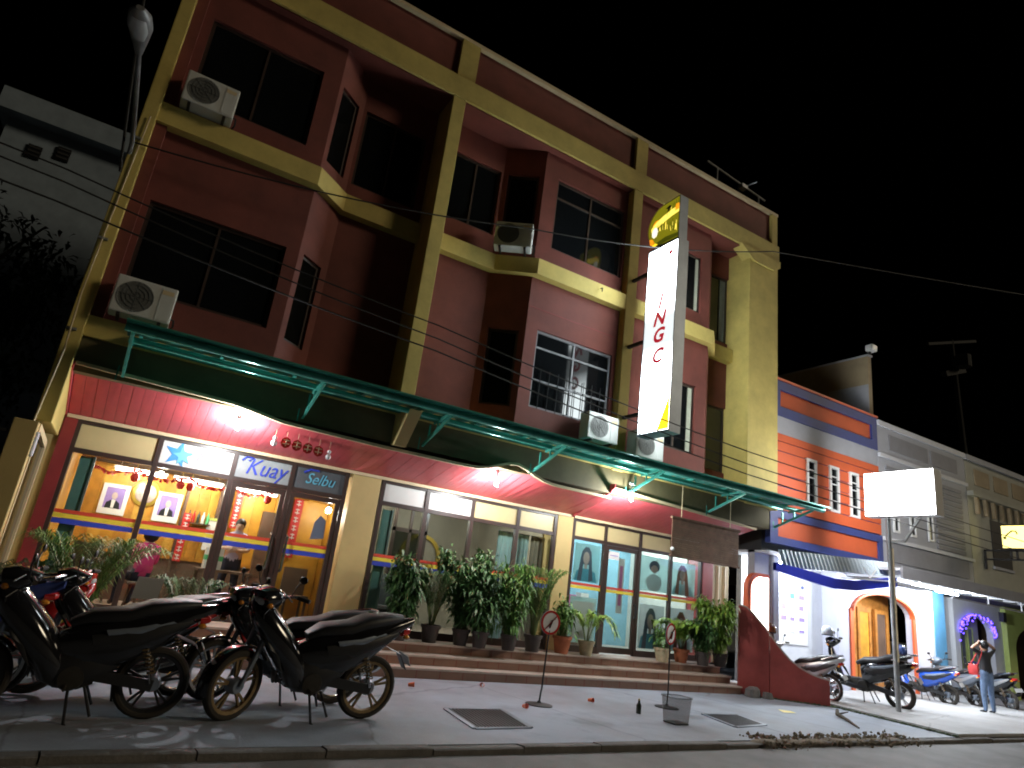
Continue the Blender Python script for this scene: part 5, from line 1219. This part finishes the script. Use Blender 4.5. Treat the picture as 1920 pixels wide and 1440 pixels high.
motorcycle('scooter', 'silver and black scooter behind the curved red wall', (13.72, 9.95, 0), PI/2+R(14), g2, paint='silver_paint', style='cub', accent='black_plastic', rim='steel')
motorcycle('scooter', 'bright blue scooter between the blue pillar and the standing person', (19.2, 10.3, 0), PI/2+R(6), g2, paint='blue_paint', style='scooter', accent='black_plastic', rim='black')
motorcycle('scooter', 'grey scooter directly behind the standing person', (20.5, 10.1, 0), PI/2-R(20), g2, paint='grey_metal', style='scooter', accent='black_plastic', stripe='silver_paint', rim='black')
motorcycle('scooter', 'dark scooter with pale seat trim at the right picture edge', (22.0, 9.9, 0), PI/2-R(25), g2, paint='black_paint', style='scooter', accent='grey_metal', stripe='silver_paint', rim='steel')
def helmet(loc, mt, label, rz=0):
    t = thing('helmet', label, 'helmet', loc, 'helmets hung on parked bikes'); x, y, z = loc
    m = MB().lathe([(.115, 0), (.13, .05), (.128, .11), (.10, .17), (.055, .205), (0, .215)], loc, 18); m.build('shell', mt, t, True)
    MB().lathe([(.117, -.004), (.121, .014), (.128, .014), (.122, -.008)], loc, 18, closed=True).build('rim', 'black', t)
    MB().loft([((x+.09*math.cos(rz+a), y+.09*math.sin(rz+a), z+.085), (.05*math.cos(rz+a), .05*math.sin(rz+a), 0), (0, 0, .035)) for a in (-.8, -.4, 0, .4, .8)], 8).build('visor', 'black_paint', t, True)
helmet((14.72, 9.95, 1.34), 'helmet_white', 'white helmet resting on the bars of the black scooter', PI/2)
helmet((13.28, 10.38, 1.24), 'helmet_brown', 'brown helmet hung on the scooter behind the red wall', PI/2)
helmet((15.42, 8.68, 1.13), 'helmet_blue', 'blue patterned helmet on the tail of the black scooter', PI/2)

# ------------------------------------------------------------------ people
def figure(name, label, loc, rz, J, E_, zones, mats, hair=None, extra=None):
    # J: joint -> (x, y, z, r); E_: edges (a, b, zone index)
    root = thing(name, label, 'person', (0, 0, 0)); names = list(J); me = bpy.data.meshes.new('body')
    me.from_pydata([J[n][:3] for n in names], [(names.index(a), names.index(b)) for a, b, _ in E_], [])
    o = bpy.data.objects.new('tmp', me); col.objects.link(o); o.modifiers.new('k', 'SKIN')
    for i, n in enumerate(names):
        sv = me.skin_vertices[0].data[i]; sv.radius = (J[n][3], J[n][4] if len(J[n]) > 4 else J[n][3]); sv.use_root = (n == 'pelvis')
    s = o.modifiers.new('s', 'SUBSURF'); s.levels = 2; s.render_levels = 2
    nm = bpy.data.meshes.new_from_object(o.evaluated_get(bpy.context.evaluated_depsgraph_get())); bpy.data.objects.remove(o)
    for m in mats: nm.materials.append(M[m])
    seg = [(Vector(J[a][:3]), Vector(J[b][:3]), z) for a, b, z in E_]
    for p in nm.polygons:
        c = p.center; best = 9; zi = 0
        for a, b, z in seg:
            d = b-a; t_ = max(0, min(1, (c-a).dot(d)/max(1e-9, d.dot(d)))); q = (c-a-d*t_).length
            if q < best: best, zi = q, z
        p.material_index = zi; p.use_smooth = True
    link('body', nm, root)
    if hair:
        hx, hy, hz, hr = hair; m = MB()
        m.ball((hx, hy, hz), (hr, hr*1.08, hr*1.05), 14); MB.build(m, 'hair', 'hair', root, True)
    if extra: extra(root)
    root.location = loc; root.rotation_euler = (0, 0, rz); return root
def limb_fingers(J, E_, hand, d, zi, side):
    hv = Vector(J[hand][:3]); d = Vector(d).normalized(); w = d.cross(Vector((0, 1, 0))).normalized() if abs(d.y) < .9 else Vector((1, 0, 0))
    for k, (off, L) in enumerate(((-.03, .065), (-.011, .08), (.011, .078), (.03, .06))):
        n1 = f'{hand}f{k}'; n2 = n1+'t'; p = hv+d*.04+w*off; q = p+d*L*.5+Vector((0, .008, 0)); J[n1] = (*p, .009); J[n2] = (*(q+d*L*.4), .008)
        E_ += [(hand, n1, zi), (n1, n2, zi)]
    p = hv+w*side*.045; J[hand+'th'] = (*p, .011); J[hand+'tt'] = (*(p+d*.04+w*side*.015), .009); E_ += [(hand, hand+'th', zi), (hand+'th', hand+'tt', zi)]
J = dict(pelvis=(0, 0, .93, .135, .10), spine=(0, 0, 1.12, .13, .10), chest=(0, .01, 1.30, .155, .10), neck=(0, .015, 1.44, .05), head=(0, .02, 1.53, .085, .09), crown=(0, .02, 1.60, .07, .08),
         hipl=(-.09, 0, .84, .088), kneel=(-.115, .015, .48, .066), anklel=(-.13, -.015, .09, .045), toel=(-.145, .13, .035, .04), hipr=(.09, 0, .84, .088), kneer=(.115, .02, .48, .066), ankler=(.13, -.01, .09, .045), toer=(.15, .13, .035, .04),
         shl=(-.17, 0, 1.38, .06), ell=(-.36, .04, 1.46, .044), handl=(-.14, .02, 1.60, .034), shr=(.17, 0, 1.38, .06), elr=(.37, .04, 1.50, .044), handr=(.14, .02, 1.62, .034))
E_ = [('pelvis', 'spine', 1), ('spine', 'chest', 1), ('chest', 'neck', 1), ('neck', 'head', 0), ('head', 'crown', 0), ('pelvis', 'hipl', 2), ('hipl', 'kneel', 2), ('kneel', 'anklel', 2), ('anklel', 'toel', 3), ('pelvis', 'hipr', 2), ('hipr', 'kneer', 2), ('kneer', 'ankler', 2), ('ankler', 'toer', 3),
      ('chest', 'shl', 1), ('shl', 'ell', 1), ('ell', 'handl', 0), ('chest', 'shr', 1), ('shr', 'elr', 1), ('elr', 'handr', 0)]
limb_fingers(J, E_, 'handl', (1, .1, .35), 0, 1); limb_fingers(J, E_, 'handr', (-1, .1, .35), 0, 1)
def face(root, cx, cy, cz, s):
    for q in (-1, 1): MB().ball((cx+q*.032, cy+s*.083, cz+.0), (.012, .006, .007), 8).build('eye', 'black', root, True); MB().ball((cx+q*.086, cy, cz-.01), (.012, .02, .03), 8).build('ear', 'skin', root, True)
    MB().ball((cx, cy+s*.095, cz-.03), (.012, .016, .022), 8).build('nose', 'skin', root, True); MB().ball((cx, cy+s*.08, cz-.065), (.025, .008, .007), 8).build('mouth', 'lens_red', root, True)
figure('person', 'person in black shirt and jeans seen from behind, both hands on the head', (18.95, 8.62, 0), R(-15), J, E_, None, ['skin', 'shirt_black', 'jeans', 'black'], (0, .0, 1.575, .098), lambda r_: face(r_, 0, .02, 1.55, 1))
t = thing('red_bag', 'red shoulder bag hanging at the left side of the person in jeans', 'bag', (18.7, 8.75, .9))
MB().loft([((18.66, 8.76, .86), (.05, 0, 0), (0, .10, 0)), ((18.65, 8.76, .98), (.06, 0, 0), (0, .12, 0)), ((18.67, 8.76, 1.10), (.04, 0, 0), (0, .10, 0))], 12, 3).build('pouch', 'bag_red', t, True)
MB().tube([(18.68, 8.68, 1.08), (18.75, 8.60, 1.36), (18.83, 8.62, 1.45), (18.78, 8.72, 1.36), (18.68, 8.84, 1.08)], .012, 6).build('strap', 'bag_red', t)
# seated diner in magenta (upper body shows above the sill)
Js = dict(pelvis=(0, 0, .50, .14, .11), spine=(0, .02, .68, .125, .10), chest=(0, .03, .86, .14, .10), neck=(0, .04, 1.0, .05), head=(0, .05, 1.09, .085, .09), crown=(0, .05, 1.16, .07, .08),
          hipl=(-.09, .08, .48, .085), kneel=(-.12, .42, .48, .07), anklel=(-.12, .42, .09, .045), toel=(-.12, .54, .035, .04), hipr=(.09, .08, .48, .085), kneer=(.12, .42, .48, .07), ankler=(.12, .42, .09, .045), toer=(.12, .54, .035, .04),
          shl=(-.16, .03, .93, .06), ell=(-.22, .12, .70, .045), handl=(-.12, .36, .70, .034), shr=(.16, .03, .93, .06), elr=(.22, .12, .70, .045), handr=(.12, .36, .70, .034))
Es = [e for e in E_ if 'hand' not in e[0] and e[1] in Js]; limb_fingers(Js, Es, 'handl', (.1, 1, 0), 0, 1); limb_fingers(Js, Es, 'handr', (-.1, 1, 0), 0, -1)
figure('person', 'seated diner with black hair and magenta top behind the restaurant glass', (.62, 12.1, PF), R(25), Js, Es, None, ['skin_pale', 'shirt_magenta', 'skirt_navy', 'black'], (0, .03, 1.125, .115), lambda r_: face(r_, 0, .05, 1.10, 1))
c = thing('dining_stool', 'dark stool under the seated diner in magenta', 'stool', (.62, 12.1, PF))
MB().lathe([(0, .40), (.17, .40), (.18, .38), (.17, .355), (0, .35)], (.62, 12.12, PF), 18).build('seat', 'room_dark', c, True)
for a in range(4): MB().tube([(.62+.1*math.cos(a*1.571), 12.12+.1*math.sin(a*1.571), PF+.36), (.62+.16*math.cos(a*1.571), 12.12+.16*math.sin(a*1.571), PF)], .015, 6).build('leg', 'room_dark', c)
Jw = dict(J); Jw = {k: v for k, v in Jw.items() if 'handlf' not in k and 'handrf' not in k and not k.startswith('handlt') and not k.startswith('handrt')}
Jw.update(shl=(-.15, 0, 1.36, .055), ell=(-.24, .06, 1.12, .042), handl=(-.04, .20, 1.10, .032), shr=(.15, 0, 1.36, .055), elr=(.24, .06, 1.12, .042), handr=(.04, .22, 1.14, .032))
Ew = [e for e in E_ if e[0] in Jw and e[1] in Jw]; limb_fingers(Jw, Ew, 'handl', (1, .2, 0), 0, 1); limb_fingers(Jw, Ew, 'handr', (-1, .2, 0), 0, 1)
figure('person', 'standing person in lavender shirt and dark trousers behind the glass door', (2.02, 13.0, PF-.05), R(165), Jw, Ew, None, ['skin_pale', 'shirt_lavender', 'skirt_navy', 'black'], (0, -.012, 1.585, .094), lambda r_: face(r_, 0, .02, 1.55, 1))

# ------------------------------------------------------------------ potted plants
def pot(root, x, y, z, r_, h, mt):
    MB().lathe([(0, 0), (r_*.72, 0), (r_*.95, h*.8), (r_*1.06, h*.82), (r_*1.08, h), (r_*.95, h), (r_*.92, h*.9)], (x, y, z), 18).build('pot', mt, root, True)
    MB().lathe([(0, h*.88), (r_*.93, h*.9)], (x, y, z), 14).build('soil', 'soil', root)
def shrub(x, y, z, h, sp, n, mt, label, pm='pot_dark', pr=.15, ph=.26, L=.16, w=.022, stems=7, seed=0):
    random.seed(100+seed); t = thing('potted_shrub', label, 'potted plant', (x, y, z), 'potted plants along the shop platform'); pot(t, x, y, z, pr, ph, pm)
    m = MB(); tips = []
    for i in range(stems):
        a = random.random()*6.28; q = sp*random.uniform(.3, 1); b = Vector((x+.05*math.cos(a), y+.05*math.sin(a), z+ph*.88)); e = Vector((x+q*math.cos(a), y+q*.7*math.sin(a), z+h*random.uniform(.7, 1))); md = b.lerp(e, .5)+Vector((-.1*q*math.cos(a), 0, .12))
        m.tube([b, md, e], [.010, .008, .004], 5); tips.append((b, md, e))
    m.build('stems', 'stem', t)
    m = MB()
    for i in range(n):
        b, md, e = random.choice(tips); f = random.uniform(.08, 1)**.8
        p = b.lerp(md, f*2) if f < .5 else md.lerp(e, f*2-1); p = p+rdir()*random.uniform(0, .17); leaf(m, p, rdir(.1), L*random.uniform(.6, 1.3), w*random.uniform(.7, 1.3), random.uniform(.1, .6))
    m.build('foliage', mt, t); return t
def palm(x, y, z, h, n, mt, label, pm='pot_dark', pr=.16, ph=.28, spread=.6, ll=.2, seed=0, droop=.5, lw=.008):
    random.seed(300+seed); t = thing('potted_palm', label, 'potted palm', (x, y, z), 'potted plants along the shop platform'); pot(t, x, y, z, pr, ph, pm)
    st, lf = MB(), MB()
    for i in range(n):
        a = i*2.4+random.uniform(-.3, .3); k = random.uniform(.45, 1); b = Vector((x+.03*math.cos(a), y+.03*math.sin(a), z+ph*.88)); P = []
        for j in range(9):
            f = j/8; P.append(b+Vector((math.cos(a)*spread*k*f**1.3, math.sin(a)*spread*k*f**1.3*.8, h*(.55+.45*k)*(f-droop*f**2.6*k))))
        st.tube(P, [.009-.0008*j for j in range(9)], 5)
        for j in range(2, 9):
            for u in (0, .33, .66):
                if j == 8 and u: continue
                p = P[j].lerp(P[min(8, j+1)], u); d = (P[min(8, j+1)]-P[j-1]).normalized(); s_ = d.cross(Vector((0, 0, 1))).normalized()
                for s in (-1, 1): leaf(lf, p, d*random.uniform(.5, .9)+s_*s+Vector((0, 0, random.uniform(.05, .4))), ll*(1.15-.5*abs(j/8-.4))*random.uniform(.8, 1.15), lw, random.uniform(.25, .6))
    st.build('stems', 'stem', t); lf.build('fronds', mt, t); return t
shrub(4.40, 10.55, PF, 1.25, .5, 2800, 'leaf_dark', 'small dark shrub nearest the first beige pillar', seed=1)
palm(4.98, 10.60, PF, 1.5, 26, 'leaf_dark', 'large dark arching palm left in the row behind the steps', 'pot_dark', .16, .28, .62, .22, 2, .5, .008)
shrub(5.52, 10.52, PF, 1.62, .62, 5200, 'leaf_dark', 'tallest dark leafy shrub in the middle of the row', seed=3, L=.13, stems=10)
shrub(5.80, 10.35, PF, .95, .42, 2000, 'leaf_dark', 'low dark shrub in a brown pot at the platform edge', 'pot_dark', seed=4)
shrub(6.35, 10.30, PF, 1.4, .42, 2600, 'leaf', 'upright green shrub in a black pot left of the round sign', seed=5, L=.18, w=.016)
palm(6.92, 10.42, PF, 1.75, 22, 'leaf', 'tall bright green bamboo palm behind the round no entry sign', 'pot_dark', .16, .28, .5, .22, 6, .35, .009)
shrub(7.62, 10.50, PF, .9, .25, 320, 'leaf', 'sparse shrub in a terracotta pot at the second beige pillar', 'terracotta', .17, .30, seed=7)
palm(8.17, 10.48, PF, 1.25, 11, 'leaf_lime', 'drooping lime green palm in a ribbed beige pot left of the salon door', 'pot_beige', .15, .26, .62, .17, 8, .85, .016)
shrub(10.05, 10.42, PF, .55, .2, 160, 'leaf', 'small seedling in a beige pot right of the salon door', 'pot_beige', .16, .26, seed=9, stems=4)
palm(10.70, 10.55, PF, .95, 9, 'leaf_lime', 'broad lime leaved plant in a terracotta pot right of the salon door', 'terracotta', .16, .26, .55, .30, 10, .5, .035)
shrub(11.05, 10.28, PF, .9, .4, 1400, 'leaf_dark', 'dark shrub in a dark pot near the end of the steps', seed=11)
shrub(11.52, 10.25, PF, 1.35, .55, 4200, 'leaf_lime', 'bushy green shrub against the curved red wall', seed=12, L=.15)
palm(-.12, 9.45, 0, 1.8, 34, 'leaf', 'large feathery palm behind the second row of motorcycles', 'terracotta', .2, .32, .8, .28, 13, .42, .008)
palm(-.80, 9.25, 0, 1.45, 18, 'leaf_dark', 'small feathery palm beside the beige post', 'pot_dark', .16, .28, .5, .2, 14, .5)
palm(1.05, 9.40, 0, 1.3, 16, 'leaf_dark', 'low palm in front of the restaurant window', 'pot_dark', .16, .28, .42, .2, 15, .4)
random.seed(5)
# ------------------------------------------------------------------ small pavement things
def round_sign(x, y, yaw, label, z=1.02, tilt=0.0):
    t = thing('no_entry_sign', label, 'sign', (0, 0, 0), 'portable round prohibition signs')
    MB().lathe([(0, 0), (.17, 0), (.17, .012), (.03, .03), (.018, .05)], (0, 0, 0), 20).build('base_plate', 'iron', t, True)
    MB().tube([(0, 0, .02), (.012, 0, .16), (.02, 0, .20), (.05+tilt, 0, z-.1)], .011, 8).build('pole', 'iron', t, True)
    c = (.055+tilt, 0, z)
    MB().lathe([(0, .006), (.158, .006), (.16, 0), (.158, -.006), (0, -.006)], c, 26, 'y').build('plate', 'grey_panel', t)
    MB().lathe([(0, -.008), (.128, -.008)], c, 26, 'y').build('white_disc', 'face_white', t)
    MB().lathe([(.126, -.009), (.157, -.009), (.157, -.0065), (.126, -.0065)], c, 26, 'y', closed=True).build('red_ring', 'lens_red', t)
    m = MB(); m.bar((c[0]-.02, -.0112, c[2]-.07), (c[0]+.015, -.0112, c[2]+.02), .002, .045, (0, 1, 0)); m.bar((c[0]-.01, -.0112, c[2]+.02), (c[0]+.06, -.0112, c[2]+.05), .002, .045, (0, 1, 0)); m.build('symbol', 'black', t)
    MB().bar((c[0]-.092, -.0135, c[2]-.092), (c[0]+.092, -.0135, c[2]+.092), .0022, .026, (0, 1, 0)).build('red_slash', 'lens_red', t)
    t.location = (x, y, 0); t.rotation_euler = (0, 0, yaw); t.scale = (1.1, 1.1, 1.05); return t
mat('face_white', (.82, .81, .79), .5, var=.1)
round_sign(5.59, 8.1, R(4), 'round red and white prohibition sign on a bent black stand facing the road')
round_sign(8.07, 8.21, R(20), 'round prohibition sign turned edge on, in front of the salon door', 1.03, -.04)
t = thing('motion_ghost', 'see-through motion ghost built as a bin on the pavement beside the second sign', 'motion ghost', (7.18, 7.12, 0))  # bin shape standing in for a see-through blur of movement
m = MB().loft([((7.18, 7.12, .004), (.15, 0, 0), (0, .13, 0)), ((7.18, 7.12, .34), (.18, 0, 0), (0, .16, 0))], 20, 4, cap=False); m.build('ghost_wall', 'ghost_film', t, True)
MB().box(7.05, 7.31, 7.01, 7.23, .004, .02).build('ghost_bottom', 'black', t); MB().loft([((7.18, 7.12, .325), (.19, 0, 0), (0, .17, 0)), ((7.18, 7.12, .345), (.19, 0, 0), (0, .17, 0))], 20, 4, cap=False).build('rim', 'ghost_film', t, True)
for x, y, lb in ((5.35, 9.26, 'orange plastic cup lying nearest the steps'), (5.13, 7.78, 'orange plastic cup beside the first sign base'), (6.66, 8.38, 'orange plastic cup between the two signs'), (4.02, 9.0, 'orange plastic cup by the rear wheel of the motorcycle')):
    c = thing('plastic_cup', lb, 'cup', (x, y, 0), 'crushed orange cups on the pavement'); a = random.random()*6.28
    d = Vector((math.cos(a), math.sin(a), .15)); MB().tube([Vector((x, y, .04)), Vector((x, y, .04))+d*.04, Vector((x, y, .04))+d*.08], [.022, .027, .031], 12, cap=False).build('cup_wall', 'orange_plastic', c, True)
    MB().tube([Vector((x, y, .04))+d*.076, Vector((x, y, .04))+d*.084], [.034, .034], 12, cap=False).build('rim', 'orange_plastic', c)
t = thing('glass_bottle', 'dark glass bottle standing alone on the pavement', 'bottle', (7.04, 7.71, 0))
MB().lathe([(0, 0), (.034, 0), (.036, .01), (.036, .11), (.016, .15), (.013, .19), (0, .19)], (7.04, 7.71, 0), 14).build('bottle_body', 'bottle_glass', t, True); MB().lathe([(.0145, .175), (.0155, .175), (.0155, .196), (0, .196)], (7.04, 7.71, 0), 12).build('cap', 'trim', t)
t = thing('broken_branch', 'dark broken branch lying on the pavement near the kerb', 'branch', (11.5, 7.4, 0))
MB().tube([(12.0, 7.95, .10), (11.85, 7.85, .05), (11.6, 7.5, .03), (11.05, 6.95, .02)], [.03, .035, .025, .012], 8).build('branch_stem', 'bark', t, True); MB().tube([(11.85, 7.85, .05), (11.95, 7.7, .12)], [.02, .008], 6).build('twig', 'bark', t)
t = thing('paper_litter', 'yellowish scrap of paper flat on the pavement before the red wall', 'litter', (10.9, 8.2, 0))
MB().add([(10.7, 8.1, .006), (11.0, 8.05, .012), (11.1, 8.25, .006), (10.85, 8.32, .016)], [(0, 1, 2, 3)]).build('scrap', 'decal_yellow', t)
t = thing('concrete_block', 'broken pale concrete block at the foot of the steps by the red wall', 'block', (11.9, 9.7, 0))
MB().loft([((11.75, 9.6, .005), (.16, 0, 0), (0, .12, 0)), ((11.77, 9.62, .14), (.14, 0, 0), (0, .1, 0)), ((11.8, 9.62, .19), (.08, 0, 0), (0, .06, 0))], 9, 4).build('block_body', 'kerb', t)
MB().loft([((12.02, 9.45, .005), (.12, 0, 0), (0, .09, 0)), ((12.0, 9.45, .12), (.09, 0, 0), (0, .07, 0))], 7, 3).build('chip', 'kerb', t)
